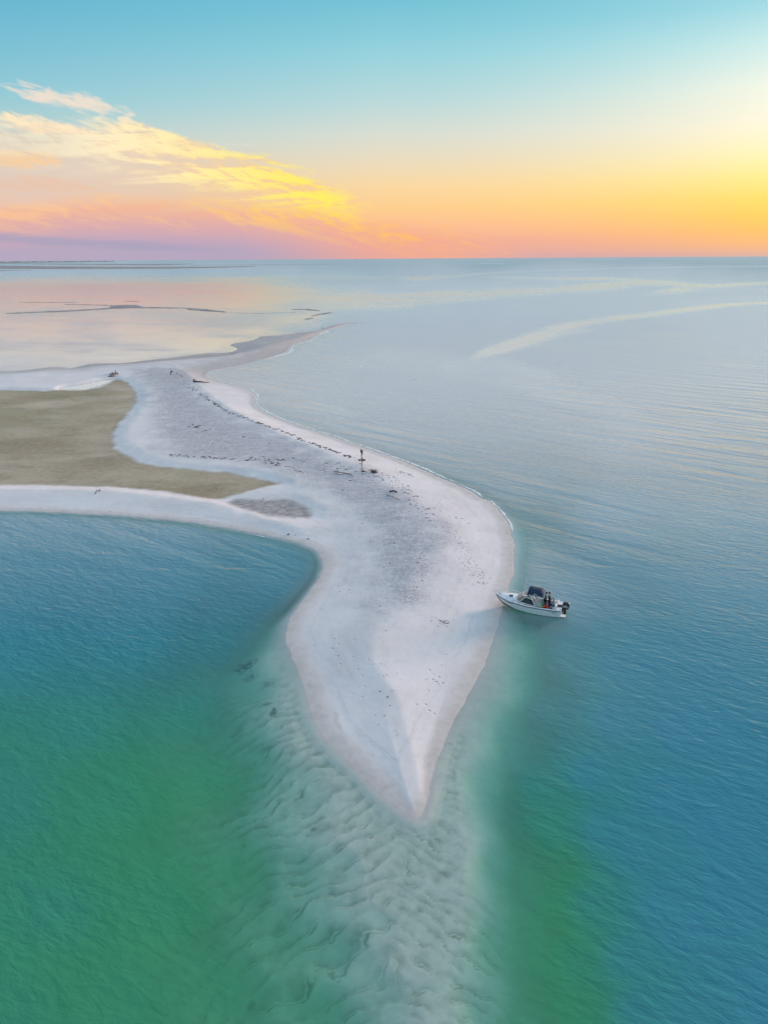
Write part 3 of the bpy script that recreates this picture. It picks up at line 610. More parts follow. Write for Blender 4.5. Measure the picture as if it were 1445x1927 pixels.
sandbar('sandbar', [(38, 569.2, 569.8), (70, 568.6, 569.6), (110, 568.8, 569.7), (150, 569.4, 569.8)], .22, 'thin line of sandbar beyond the long one')
sandbar('sandbar', [(232, 567.6, 568), (246, 566.2, 567.6), (262, 567.3, 567.8)], .2, 'tiny sandbar beyond the hump')
sandbar('sandbar', [(430, 588.4, 588.8), (480, 589.6, 590.3), (540, 588, 588.6), (575, 586.6, 587.2)], .12, 'barely awash strip of sandbar joining the long bar')
sandbar('sandbar', [(551, 582, 582.8), (575, 581.2, 583.6), (590, 582, 585), (603, 584.6, 585.2)], .3, 'small dark sandbar beyond the tip of the spit')
sandbar('sandbar', [(585, 594, 596), (600, 590, 594), (615, 588, 591.5), (626, 587.6, 588.6)], .14, 'pale low sandbar curving beyond the tip of the spit')
sandbar('sandbar', [(572, 600.4, 601.4), (580, 598.6, 601.6), (590, 598, 599.2)], .22, 'smallest sandbar nearest to the tip of the spit')
sandbar('far_shore', [(-400, 490.9, 491.7), (0, 490.2, 491.2), (120, 489.7, 490.6), (215, 489.4, 490.0)], 14.0, 'low dark wooded shore on the horizon', veg_m)
sandbar('sandbar', [(-400, 497.2, 499.4), (0, 493.8, 496.2), (90, 494, 495.6), (160, 494.4, 495)], 1.0, 'far dark sandbar under the wooded shore')
sandbar('sandbar', [(60, 497.2, 497.9), (210, 496.6, 499), (300, 496.6, 499.2), (366, 496.4, 497)], .8, 'far dark sandbar in the middle of the far flats')
sandbar('sandbar', [(-400, 503.5, 509.5), (0, 499.8, 506.4), (140, 501.2, 506.6), (300, 502, 506), (400, 501.6, 504.4), (480, 500.6, 502)], .5, 'broad far sandbar across the left of the flats')
sandbar('sandbar', [(360, 498.8, 499.4), (480, 498, 498.8), (640, 497.2, 497.6)], .4, 'hair thin far sandbar reaching to the middle')
sandbar('sandbar', [(-400, 511.2, 513), (0, 508.6, 510), (62, 509, 509.5)], .3, 'thin near edge of the far flats')
# ------------------------------------------------------------------ plain materials for built objects
def simple(name, c, rough=.5, metal=0.0, vary=.12, scale=6.0, spec=.5, alpha=None, coat=0.0):
    m, t, out = new_mat(name)
    tc = t.new('ShaderNodeTexCoord').outputs['Object']
    n = t.noise(tc, scale, 4, .6)
    d = tuple(max(0, v * (1 - vary)) for v in c); l = tuple(min(1, v * (1 + vary * .7)) for v in c)
    bs = t.new('ShaderNodeBsdfPrincipled'); t.put(bs.inputs['Base Color'], t.mix(t.mr(n, .3, .7), d, l))
    t.put(bs.inputs['Roughness'], t.mr(n, .3, .7, max(.03, rough - .06), min(1, rough + .06))); bs.inputs['Metallic'].default_value = metal
    bs.inputs['Specular IOR Level'].default_value = spec; bs.inputs['Coat Weight'].default_value = coat
    if alpha is not None: bs.inputs['Alpha'].default_value = alpha
    t.l.new(bs.outputs[0], out.inputs[0]); return m
M_gel = simple('white_gelcoat', (.93, .925, .915), .35, vary=.03, coat=.1)
M_deck = simple('deck_paint', (.72, .78, .82), .5, vary=.05, scale=14)
M_bottom = simple('dark_bottom', (.03, .035, .05), .6, vary=.3)  # dark below the chine
M_black = simple('black_rubber', (.025, .027, .03), .5, vary=.3)
M_navy = simple('navy_canvas', (.008, .030, .075), .85, vary=.25, scale=9)
M_steel = simple('rail_metal', (.78, .74, .70), .22, 1.0, vary=.05)
M_white = simple('white_plastic', (.80, .80, .80), .4, vary=.05)
M_dglass = simple('dark_glass', (.02, .028, .04), .06, vary=.2)
M_bglass = simple('sunset_sheen_glass', (.30, .20, .16), .12, vary=.1, alpha=.85)  # front panes: brown sunset reflection painted into the glass colour
M_clear = simple('clear_vinyl', (.62, .62, .62), .25, vary=.08, alpha=.55)
M_floor = simple('cockpit_floor', (.26, .28, .33), .7, vary=.15)
M_cushion = simple('navy_cushion', (.03, .045, .10), .75, vary=.2)
M_mark = simple('dark_lettering', (.03, .035, .05), .5, vary=.1)
M_rope = simple('rope', (.62, .58, .50), .9, vary=.2, scale=40)

class MB:
    """collects boxes, tubes and lofts for one mesh"""
    def __init__(s): s.v = []; s.f = []
    def add(s, v, f): o = len(s.v); s.v += [tuple(q) for q in v]; s.f += [tuple(i + o for i in q) for q in f]; return s
    def box(s, a, b, taper=0.0):
        x0, y0, z0 = a; x1, y1, z1 = b; k = taper
        v = [(x0, y0, z0), (x1, y0, z0), (x1, y1, z0), (x0, y1, z0), (x0 + k, y0 + k, z1), (x1 - k, y0 + k, z1), (x1 - k, y1 - k, z1), (x0 + k, y1 - k, z1)]
        return s.add(v, [(3, 2, 1, 0), (4, 5, 6, 7), (0, 1, 5, 4), (1, 2, 6, 5), (2, 3, 7, 6), (3, 0, 4, 7)])
    def tube(s, pts, r, n=6, cap=True):
        P = [Vector(p) for p in pts]; rr = r if isinstance(r, (list, tuple)) else [r] * len(P); v = []
        for i, p in enumerate(P):
            d = (P[min(i + 1, len(P) - 1)] - P[max(i - 1, 0)]).normalized()
            a = d.cross(Vector((0, 0, 1))); a = a.normalized() if a.length > 1e-3 else Vector((1, 0, 0)); b = d.cross(a)
            for k in range(n):
                t_ = 2 * math.pi * k / n; v.append(p + (a * math.cos(t_) + b * math.sin(t_)) * rr[i])
        f = [(i * n + k, i * n + (k + 1) % n, (i + 1) * n + (k + 1) % n, (i + 1) * n + k) for i in range(len(P) - 1) for k in range(n)]
        if cap: f += [tuple(range(n))[::-1], tuple((len(P) - 1) * n + k for k in range(n))]
        return s.add(v, f)
    def loft(s, rows, close=False):
        n = len(rows[0]); v = [p for r_ in rows for p in r_]; m_ = n if close else n - 1
        return s.add(v, [(i * n + k, i * n + (k + 1) % n, (i + 1) * n + (k + 1) % n, (i + 1) * n + k) for i in range(len(rows) - 1) for k in range(m_)])
    def poly(s, pts, th=None):
        n = len(pts); s.add(pts, [tuple(range(n))])
        if th is not None:
            q = [Vector(p) + Vector(th) for p in pts]; o = len(s.v) - n; s.v += [tuple(p) for p in q]
            s.f += [tuple(o + n + i for i in range(n))[::-1]] + [(o + i, o + (i + 1) % n, o + n + (i + 1) % n, o + n + i) for i in range(n)]
        return s
    def build(s, name, mat, parent=None, smooth=False, bevel=0.0, sub=0):
        o = mesh_obj(name, s.v, s.f, mat, parent, smooth)
        bm = bmesh.new(); bm.from_mesh(o.data); bmesh.ops.recalc_face_normals(bm, faces=bm.faces)
        if bevel: bmesh.ops.bevel(bm, geom=bm.edges[:], offset=bevel, segments=2, affect='EDGES', profile=.6)
        bm.to_mesh(o.data); bm.free()
        if smooth: o.data.shade_smooth()
        if sub: md = o.modifiers.new('smooth', 'SUBSURF'); md.levels = sub; md.render_levels = sub
        return o
def empty(name, loc, rz=0.0, s=1.0):
    o = bpy.data.objects.new(name, None); col.objects.link(o); o.location = loc; o.rotation_euler = (0, 0, rz); o.scale = (s, s, s)
    o.empty_display_size = .3; return o

# ------------------------------------------------------------------ the motorboat nosed onto the beach
BS = 1.03
bow_w = ground(933, 1117, 1.10); BOAT_A = R(161.0)
bfx = Vector((math.cos(BOAT_A), math.sin(BOAT_A), 0)); bpy_ = Vector((-math.sin(BOAT_A), math.cos(BOAT_A), 0))
BOAT_O = Vector((bow_w.x, bow_w.y, 0)) - bfx * 3.05 * BS
boat = empty('motorboat', BOAT_O, BOAT_A, BS)
tag(boat, 'white motorboat with blue canopy nosed onto the beach', 'boat')
bx_ = [-2.9, -2.0, -1.0, 0, 1.0, 1.8, 2.4, 2.8, 3.05]
sh_y = [1.0, 1.07, 1.12, 1.12, 1.05, .88, .60, .31, .04]; sh_z = [.70, .70, .72, .77, .85, .93, 1.01, 1.06, 1.10]
ch_y = [.90, .95, .97, .93, .80, .57, .31, .10, .02]; ch_z = [.04, .03, .04, .09, .18, .33, .53, .77, 1.0]
ke_z = [-.32, -.34, -.34, -.32, -.26, -.10, .18, .58, .97]
def ip(x, a): return float(np.interp(x, bx_, a))
XS = list(np.linspace(-2.9, 2.4, 22)) + [2.55, 2.7, 2.8, 2.88, 2.96, 3.02, 3.05]
for side, nm in ((1, 'port'), (-1, 'starboard')): pass
h = MB()
h.loft([[(x, ip(x, sh_y) * s_ * (f_ + (1 - f_) * ip(x, ch_y) / max(ip(x, sh_y), .01)), ip(x, ch_z) + (ip(x, sh_z) - ip(x, ch_z)) * f_) for s_, f_ in ((1, 0), (1, .2), (1, .5), (1, .8), (1, 1))] for x in XS])
h.loft([[(x, -ip(x, sh_y) * (f_ + (1 - f_) * ip(x, ch_y) / max(ip(x, sh_y), .01)), ip(x, ch_z) + (ip(x, sh_z) - ip(x, ch_z)) * f_) for f_ in (0, .2, .5, .8, 1)] for x in XS])
h.poly([(-2.9, -.90, .04), (-2.9, .90, .04), (-2.9, 1.0, .70), (-2.9, .42, .70), (-2.9, .36, .42), (-2.9, -.36, .42), (-2.9, -.42, .70), (-2.9, -1.0, .70)])
hull = h.build('hull', M_gel, boat, True)
hb = MB(); hb.loft([[(x, ip(x, ch_y), ip(x, ch_z)), (x, ip(x, ch_y) * .5, (ip(x, ch_z) + ip(x, ke_z)) * .5 - .01), (x, 0, ip(x, ke_z)), (x, -ip(x, ch_y) * .5, (ip(x, ch_z) + ip(x, ke_z)) * .5 - .01), (x, -ip(x, ch_y), ip(x, ch_z))] for x in XS])
hb.poly([(-2.895, -.9, .04), (-2.895, 0, -.32), (-2.895, .9, .04)])
hb.build('bottom', M_bottom, boat, True)
rr_ = MB()
for s_ in (1, -1): rr_.tube([(x, s_ * (ip(x, sh_y) + .012), ip(x, sh_z) - .035) for x in XS], .032)
rr_.build('rub_rail', M_black, boat)
# lettering, too small to read in the photograph
lm = MB()
def hullpt(x, f_, s_=1): return Vector((x, s_ * (ip(x, sh_y) * f_ + (1 - f_) * ip(x, ch_y)) + s_ * .006, ip(x, ch_z) + (ip(x, sh_z) - ip(x, ch_z)) * f_))
rl = random.Random(3)
def marks(x0, x1, f0, f1, n, slant=.3):
    x = x0; st = (x1 - x0) / n
    for i in range(n):
        w = abs(st) * rl.uniform(.35, .75); g = hullpt(x, f0); b = hullpt(x - w, f0); c = hullpt(x - w - (f1 - f0) * slant * .3, f1); d = hullpt(x - (f1 - f0) * slant * .3, f1)
        if rl.random() < .5: e = (g + d) * .5; lm.add([g, b, e, hullpt(x - w, (f0 + f1) / 2)], [(0, 1, 3, 2)]); lm.add([d, c, d.lerp(g, .25), c.lerp(b, .25)], [(0, 1, 3, 2)])
        else: lm.add([g, d, d.lerp(c, .35), g.lerp(b, .35)], [(0, 1, 2, 3)]); lm.add([g.lerp(d, .4), b.lerp(c, .4), b.lerp(c, .6), g.lerp(d, .6)], [(0, 1, 2, 3)])
        x += st
marks(-1.75, -2.55, .66, .78, 9, .8); marks(-2.1, -2.6, .48, .58, 6, .8); marks(2.05, 1.35, .66, .80, 8)
tag(lm.build('hull_lettering', M_mark, boat), kind='stuff')
# deck: foredeck with a low cuddy crown, side decks, transom deck
dk = MB()
rows = []
for x in list(np.linspace(.35, 2.4, 12)) + [2.6, 2.8, 2.95, 3.04]:
    w = ip(x, sh_y) - .01; z = ip(x, sh_z); cr = .12 * min(1, (3.05 - x) / 1.4)
    rows.append([(x, w * q, z + cr * (1 - abs(q) ** 2.5)) for q in (-1, -.92, -.75, -.5, -.25, 0, .25, .5, .75, .92, 1)])
dk.loft(rows)
for s_ in (1, -1):
    dk.loft([[(x, s_ * (ip(x, sh_y) - .01), ip(x, sh_z)), (x, s_ * (ip(x, sh_y) - .20), ip(x, sh_z) + .015)] for x in np.linspace(-2.9, .36, 16)])
dk.build('deck', M_deck, boat, True)
ln = MB()
for s_ in (1, -1): ln.loft([[(x, s_ * (ip(x, sh_y) - .20), ip(x, sh_z) + .014), (x, s_ * (ip(x, sh_y) - .23), .16)] for x in np.linspace(-2.45, .40, 14)])
ln.poly([(-2.45, -.83, .16), (-2.45, .83, .16), (-2.45, .83, .62), (-2.45, -.83, .62)])
ln.poly([(.38, -.85, .16), (.38, -.3, .16), (.38, -.3, .92), (.38, -.85, .90)]); ln.poly([(.38, .85, .16), (.38, .3, .16), (.38, .3, .92), (.38, .85, .90)])
ln.build('cockpit_liner', M_gel, boat)
MB().poly([(x, y, .155) for x, y in ((-2.46, -.86), (.42, -.90), (.42, .90), (-2.46, .86))], (0, 0, -.03)).build('cockpit_floor', M_floor, boat)
MB().box((-2.88, -.99, .62), (-2.46, -.40, .706)).box((-2.88, .40, .62), (-2.46, .99, .706)).box((-2.88, -.40, .36), (-2.46, .40, .42)).build('motor_well', M_gel, boat, bevel=.015)
MB().box((.30, -.28, .16), (.36, .28, .96)).build('cabin_door', M_dglass, boat)
hat_ = MB().box((1.42, -.24, 1.005), (1.86, .24, 1.06), .02).build('hatch', M_white, boat, bevel=.012)
MB().box((1.46, -.20, 1.058), (1.82, .20, 1.078)).build('pane', M_dglass, hat_)
MB().box((2.62, -.05, 1.10), (2.80, .05, 1.15)).tube([(2.56, 0, 1.15), (2.86, 0, 1.15)], .018).build('cleat', M_steel, boat)
# windscreen
ws = empty('windscreen', (0, 0, 0)); ws.parent = boat
wb = [(.30, .92, .93), (.80, .84, .99), (1.12, .40, 1.03), (1.14, 0, 1.04), (1.12, -.40, 1.03), (.80, -.84, .99), (.30, -.92, .93)]
wt = [(-.40, .80, 1.40), (.30, .70, 1.45), (.58, .36, 1.46), (.60, 0, 1.47), (.58, -.36, 1.46), (.30, -.70, 1.45), (-.40, -.80, 1.40)]
wb[0] = (-.62, .93, .80); wb[6] = (-.62, -.93, .80)
wt[0] = (-.30, .82, 1.38); wt[6] = (-.30, -.82, 1.38)
wfr = MB(); wfr.tube(wb, .028); wfr.tube(wt, .026)
for a, b in zip(wb, wt): wfr.tube([a, b], .026)
wfr.build('windscreen_frame', M_white, ws)
for i in range(6):
    MB().poly([wb[i], wb[i + 1], wt[i + 1], wt[i]]).build('pane', M_dglass if i in (0, 5) else M_bglass, ws)
# canopy on its frame
cn = MB(); rows = []
for x in np.linspace(-1.26, .14, 9):
    e = min((x + 1.26) / .22, (.14 - x) / .16, 1); e = math.sqrt(max(0, 1 - (1 - e) ** 2)) if e < 1 else 1
    prof = [(q, 1 - abs(q) ** 2.6) for q in np.linspace(-1, 1, 13)]
    rows.append([(x, .74 * q, 1.80 + (.10 + .16 * e) * c_ + .06 * e + .05 * (x + 1.26)) for q, c_ in prof])
cn.loft(rows); cn.loft([[(p[0], p[1], p[2] - .05) for p in r_] for r_ in rows])
for r_ in (rows[0], rows[-1]): cn.loft([r_, [(p[0], p[1], p[2] - .16 if abs(p[1]) < .73 else p[2] - .10) for p in r_]])
for k in (0, -1): cn.loft([[r_[k] for r_ in rows], [(r_[k][0], r_[k][1] * 1.01, r_[k][2] - .20) for r_ in rows]])
can = cn.build('canopy', M_navy, boat, True)
lg = MB()
for (x0, x1, z0, z1) in ((-.42, -.47, 1.84, 1.95), (-.50, -.58, 1.92, 1.86), (-.62, -.66, 1.84, 1.90), (-.70, -.74, 1.84, 1.89)):
    lg.add([(x0, .755, z0), (x1, .755, z0), (x1, .755, z1), (x0, .755, z1)], [(0, 1, 2, 3)])
lg.add([(-.38, .756, 1.80), (-.76, .756, 1.80), (-.76, .756, 1.815), (-.38, .756, 1.815)], [(0, 1, 2, 3)])
tag(lg.build('emblem', M_white, can), kind='stuff')
for s_ in (1, -1):
    for seg, r_ in (([(-.30, s_ * .82, 1.38), (.05, s_ * .74, 1.84)], .016), ([(-1.14, s_ * .90, .74), (-1.16, s_ * .74, 1.80)], .018), ([(-1.05, s_ * .92, .76), (-.35, s_ * .74, 1.80)], .016), ([(-.45, s_ * .93, .80), (-.85, s_ * .74, 1.80)], .016)):
        MB().tube(seg, r_).build('canopy_pole', M_steel, boat)
for s_ in (1, -1):
    MB().poly([(-.32, s_ * .83, 1.36), (-.64, s_ * .935, .82), (-1.02, s_ * .915, .80), (-1.06, s_ * .75, 1.76), (.0, s_ * .75, 1.80)]).build('side_curtain', M_clear, boat)
MB().poly([(.08, -.72, 1.80), (.08, .72, 1.80), (.55, .36, 1.47), (.55, -.36, 1.47)]).build('front_curtain', M_clear, boat)
an = MB().tube([(.42, .70, 1.40), (.38, .68, 1.9), (.30, .66, 3.55)], [.034, .030, .022]).build('antenna', M_white, boat)
MB().tube([(.44, .70, 1.34), (.42, .70, 1.46)], .035).build('antenna_base', M_black, an)
# bow rail
rail = MB(); R_ = []
for x in np.linspace(.75, 2.75, 12): R_.append((x, ip(x, sh_y) - .10, ip(x, sh_z) + .34 * min(1, (x - .72) / .5)))
tip = [(2.95, .16, 1.45), (3.03, 0, 1.46), (2.95, -.16, 1.45)]
rail.tube(R_ + tip + [(p[0], -p[1], p[2]) for p in R_[::-1]], .024)
rl_o = rail.build('bow_rail', M_steel, boat)
for x in (1.35, 2.0, 2.6):
    for s_ in (1, -1):
        MB().tube([(x - .05, s_ * (ip(x, sh_y) - .08), ip(x, sh_z)), (x, s_ * (ip(x, sh_y) - .10), ip(x, sh_z) + .34)], .015).build('stanchion', M_steel, rl_o)
# seats, helm, stern box
st = MB().box((-.55, -.72, .16), (-.15, -.30, .58)).build('helm_seat', M_white, boat, bevel=.03)
MB().box((-.56, -.72, .58), (-.14, -.30, .66)).box((-.60, -.72, .62), (-.52, -.30, 1.05)).build('cushion', M_cushion, st, bevel=.02)
st = MB().box((-.60, .30, .16), (-.12, .74, .50)).build('passenger_seat', M_white, boat, bevel=.03)
MB().box((-.61, .30, .50), (-.11, .74, .58)).build('cushion', M_cushion, st, bevel=.02)
cs = MB().box((.06, -.78, .16), (.30, -.24, .98)).build('console', M_white, boat, bevel=.02)
sw_ = MB(); sw_.tube([(-.02, -.5 + .17 * math.cos(a), .92 + .17 * math.sin(a)) for a in np.linspace(0, 2 * math.pi, 13)], .014); sw_.tube([(.07, -.5, .92), (-.02, -.5, .92)], .016)
sw_.build('steering_wheel', M_black, cs)
MB().box((-2.44, .10, .16), (-2.12, .80, .62)).box((-2.46, .16, .60), (-2.30, .78, 1.02)).build('stern_seat', M_white, boat, bevel=.03)
MB().box((-2.42, -.78, .16), (-2.0, -.05, .56)).build('stern_locker', M_gel, boat, bevel=.03)
MB().box((-1.35, .44, .16), (-1.00, .80, .46)).build('cooler', M_cushion, boat, bevel=.02)
sr = MB()
for s_ in (1, -1): sr.tube([(-1.9, s_ * .94, .72), (-1.95, s_ * .93, .98), (-2.5, s_ * .90, 1.0), (-2.8, s_ * .88, .96), (-2.84, s_ * .88, .70)], .016)
sr.tube([(-2.5, .90, 1.0), (-2.52, .5, 1.03), (-2.52, -.5, 1.03), (-2.5, -.90, 1.0)], .014)
sr.build('stern_rail', M_steel, boat)
for s_ in (1, -1):
    MB().box((-3.30, min(s_ * .42, s_ * .92), .10), (-2.89, max(s_ * .42, s_ * .92), .17)).build('swim_platform', M_white, boat, bevel=.02)
# outboard motor
ob = empty('outboard_motor', (0, 0, 0)); ob.parent = boat
cw = MB(); rows = []
for z, a, b, k in ((.50, .20, .15, -3.20), (.56, .27, .20, -3.20), (.72, .31, .22, -3.21), (.90, .32, .22, -3.23), (1.04, .30, .20, -3.24), (1.13, .24, .16, -3.24), (1.17, .10, .07, -3.23)):
    rows.append([(k + a * math.copysign(abs(math.cos(t_)) ** .6, math.cos(t_)), b * math.copysign(abs(math.sin(t_)) ** .6, math.sin(t_)), z) for t_ in np.linspace(0, 2 * math.pi, 20, endpoint=False)])
cw.loft(rows, True); cw.add(rows[-1], [tuple(range(20))]); cw.add(rows[0], [tuple(range(20))])
cwo = cw.build('cowling', M_black, ob, True)
sp = MB()
for (x0, x1, z0, z1) in ((-3.02, -3.07, .80, .95), (-3.10, -3.16, .80, .88), (-3.19, -3.25, .80, .95), (-3.28, -3.33, .80, .90), (-3.36, -3.42, .80, .86)):
    sp.add([(x0, .2255, z0), (x1, .2255, z0), (x1, .2255, z1), (x0, .2255, z1)], [(0, 1, 2, 3)])
sp.add([(-2.99, .2258, .735), (-3.45, .222, .735), (-3.45, .222, .76), (-2.99, .2258, .76)], [(0, 1, 2, 3)])
tag(sp.build('cowling_lettering', M_white, cwo), kind='stuff')
MB().box((-3.30, -.09, -.30), (-3.06, .09, .52), .02).box((-3.42, -.13, -.12), (-3.00, .13, -.09)).box((-3.36, -.05, -.62), (-3.02, .05, -.30)).build('leg', M_black, ob, bevel=.012)
MB().box((-3.06, -.14, .30), (-2.90, .14, .60)).build('bracket', M_black, ob, bevel=.015)
pr = MB().tube([(-3.36, 0, -.45), (-3.52, 0, -.45)], [.05, .03], 8)
for k in range(3):
    a = 2 * math.pi * k / 3; c_, s_ = math.cos(a), math.sin(a)
    pr.add([(-3.40, .04 * c_, -.45 + .04 * s_), (-3.46, .17 * c_ - .05 * s_, -.45 + .17 * s_ + .05 * c_), (-3.42, .18 * c_ + .05 * s_, -.45 + .18 * s_ - .05 * c_)], [(0, 1, 2)])
pr.build('propeller', M_steel, ob)
# ------------------------------------------------------------------ people aboard
def skin_mesh(name, pts, edges, rad, root, sub=1, voxel=None, extra=None):
    me = bpy.data.meshes.new(name); me.from_pydata([tuple(p) for p in pts], edges, []); me.update()
    o = bpy.data.objects.new(name, me); col.objects.link(o)
    md = o.modifiers.new('skin', 'SKIN'); md.use_smooth_shade = True
    for i, sv in enumerate(me.skin_vertices[0].data):
        r_ = rad[i]; sv.radius = (r_, r_) if not isinstance(r_, tuple) else r_; sv.use_root = (i == root)
    if sub: ss = o.modifiers.new('sub', 'SUBSURF'); ss.levels = sub; ss.render_levels = sub
    dg = bpy.context.evaluated_depsgraph_get(); nm = bpy.data.meshes.new_from_object(o.evaluated_get(dg))
    bpy.data.objects.remove(o)
    if extra:
        bm = bmesh.new(); bm.from_mesh(nm)
        for ev, ef in extra:
            vs = [bm.verts.new(v) for v in ev]
            for f in ef: bm.faces.new([vs[i] for i in f])
        bm.to_mesh(nm); bm.free()
    o = bpy.data.objects.new(name, nm); col.objects.link(o)
    if voxel:
        rm = o.modifiers.new('remesh', 'REMESH'); rm.mode = 'VOXEL'; rm.voxel_size = voxel; rm.use_smooth_shade = True
        dg = bpy.context.evaluated_depsgraph_get(); n2 = bpy.data.meshes.new_from_object(o.evaluated_get(dg)); o.modifiers.clear(); o.data = n2
        bm = bmesh.new(); bm.from_mesh(n2); seen = set(); best = []
        for v0 in bm.verts:
            if v0 in seen: continue
            comp = [v0]; seen.add(v0); k = 0
            while k < len(comp):
                for e in comp[k].link_edges:
                    w = e.other_vert(comp[k])
                    if w not in seen: seen.add(w); comp.append(w)
                k += 1
            if len(comp) > len(best): best = comp
        keep = set(best); bmesh.ops.delete(bm, geom=[v for v in bm.verts if v not in keep], context='VERTS'); bm.to_mesh(n2); bm.free()
    o.data.shade_smooth(); return o
def ellipsoid(c, r, rot=None, nu=14, nv=9, top=-1.0):
    v = []; f = []
    for j in range(nv + 1):
        ph = -math.pi / 2 + math.pi * j / nv
        for i in range(nu):
            a = 2 * math.pi * i / nu; p = Vector((r[0] * math.cos(ph) * math.cos(a), r[1] * math.cos(ph) * math.sin(a), r[2] * max(math.sin(ph), top)))
            if rot: p = rot @ p
            v.append(Vector(c) + p)
    for j in range(nv):
        for i in range(nu): f.append((j * nu + i, j * nu + (i + 1) % nu, (j + 1) * nu + (i + 1) % nu, (j + 1) * nu + i))
    f += [tuple(range(nu))[::-1], tuple(nv * nu + i for i in range(nu))]
    return v, f
M_skin = simple('skin', (.50, .30, .22), .55, vary=.08); M_hair = simple('hair', (.05, .035, .028), .7, vary=.2)
M_eye = simple('eye', (.03, .025, .02), .2, vary=.1)
def person(label, J, mats, loc, rz, head_yaw=0.0, hat=None):
    """J: joints in the person's own frame (faces +x, y to the left)"""
    root = empty('person', loc, rz); tag(root, label, 'person', 'people aboard the boat')
    names = list(J); idx = {n: i for i, n in enumerate(names)}; pts = [Vector(J[n]) for n in names]
    rad = {'pelvis': .125, 'waist': .115, 'chest': .135, 'neck': .058, 'headb': .06, 'sl': .062, 'sr': .062, 'el': .043, 'er': .043, 'wl': .030, 'wr': .030, 'pl': .036, 'pr': .036,
           'hl': .085, 'hr': .085, 'kl': .060, 'kr': .060, 'al': .042, 'ar': .042, 'tl': .036, 'tr': .036}
    E_ = [('pelvis', 'waist'), ('waist', 'chest'), ('chest', 'neck'), ('neck', 'headb'), ('chest', 'sl'), ('chest', 'sr'), ('sl', 'el'), ('sr', 'er'), ('el', 'wl'), ('er', 'wr'), ('wl', 'pl'), ('wr', 'pr'),
          ('pelvis', 'hl'), ('pelvis', 'hr'), ('hl', 'kl'), ('hr', 'kr'), ('kl', 'al'), ('kr', 'ar'), ('al', 'tl'), ('ar', 'tr')]
    edges = [(idx[a], idx[b]) for a, b in E_]; radii = [rad[n] for n in names]
    for s_, w, p in ((1, 'wl', 'pl'), (-1, 'wr', 'pr')):
        d = (Vector(J[p]) - Vector(J[w])).normalized(); side = d.cross(Vector((0, 0, 1))); side = side.normalized() if side.length > .1 else Vector((0, 1, 0)); nrm = side.cross(d)
        for k, (off, ln_) in enumerate(((-.030, .070), (-.010, .082), (.011, .076), (.031, .058))):
            b = len(pts); pts += [Vector(J[p]) + side * off + d * .025, Vector(J[p]) + side * off * 1.15 + d * (.025 + ln_ * .55) - nrm * .006, Vector(J[p]) + side * off * 1.2 + d * (.020 + ln_ * .95) - nrm * .03]
            edges += [(idx[p], b), (b, b + 1), (b + 1, b + 2)]; radii += [.0135, .0125, .011]
        b = len(pts); pts += [Vector(J[p]) - side * .042 * s_ + d * .005, Vector(J[p]) - side * .062 * s_ + d * .042 - nrm * .012]; edges += [(idx[p], b), (b, b + 1)]; radii += [.0135, .012]
    hb_ = Vector(J['headb']); yaw = Matrix.Rotation(head_yaw, 3, 'Z'); tilt = (hb_ - Vector(J['neck'])).normalized()
    hc = hb_ + tilt * .105
    ex = [ellipsoid(hc, (.098, .076, .125), yaw), ellipsoid(hc + yaw @ Vector((.022, 0, -.06)), (.070, .056, .062), yaw),
          ellipsoid(hc + yaw @ Vector((.102, 0, -.012)), (.022, .014, .026), yaw), ellipsoid(hc + yaw @ Vector((-.005, .078, -.01)), (.018, .010, .03), yaw), ellipsoid(hc + yaw @ Vector((-.005, -.078, -.01)), (.018, .010, .03), yaw)]
    body = skin_mesh('body', pts, edges, radii, 0, 1, .010, ex); body.parent = root; body.data.materials.clear(); body.data.materials.append(M_skin)
    for s_ in (1, -1):
        v, f = ellipsoid(hc + yaw @ Vector((.088, .032 * s_, .014)), (.012, .014, .009), yaw, 8, 5); o = mesh_obj('eye', v, f, M_eye, root, True)
    v, f = ellipsoid(hc + yaw @ Vector((.086, 0, -.062)), (.012, .026, .007), yaw, 8, 5); mesh_obj('mouth', v, f, simple('lips', (.35, .13, .11), .5), root, True)
    # clothes
    def cloth(nm, js, es, grow, mat, cut=None):
        ii = {n: i for i, n in enumerate(js)}; P = [Vector(J[n]) for n in js]
        if cut:
            for (a, b, f_) in cut: P[ii[b]] = Vector(J[a]).lerp(Vector(J[b]), f_)
        o = skin_mesh(nm, P, [(ii[a], ii[b]) for a, b in es], [rad[n] + grow for n in js], 0, 2); o.parent = root; o.data.materials.clear(); o.data.materials.append(mat); return o
    TJ = ['pelvis', 'waist', 'chest', 'sl', 'sr', 'el', 'er']; TE = [('pelvis', 'waist'), ('waist', 'chest'), ('chest', 'sl'), ('chest', 'sr'), ('sl', 'el'), ('sr', 'er')]
    if mats.get('long'): TJ += ['wl', 'wr']; TE += [('el', 'wl'), ('er', 'wr')]
    cloth(mats.get('top_name', 'shirt'), TJ, TE, .022, mats['top'], None if mats.get('long') else [('sl', 'el', .8), ('sr', 'er', .8)])
    LJ = ['pelvis', 'hl', 'hr', 'kl', 'kr', 'al', 'ar']; LE = [('pelvis', 'hl'), ('pelvis', 'hr'), ('hl', 'kl'), ('hr', 'kr'), ('kl', 'al'), ('kr', 'ar')]
    cloth('trousers', LJ, LE, .020, mats['legs'], [('kl', 'al', .92), ('kr', 'ar', .92)])
    for a, t_ in (('al', 'tl'), ('ar', 'tr')):
        A = Vector(J[a]); B = Vector(J[t_]); d = (B - A).normalized(); v, f = ellipsoid(A.lerp(B, .55), ((B - A).length * .5 + .08, .058, .052), Vector((1, 0, 0)).rotation_difference(d).to_matrix(), 12, 7); mesh_obj('shoe', v, f, mats.get('shoe', M_black), root, True)
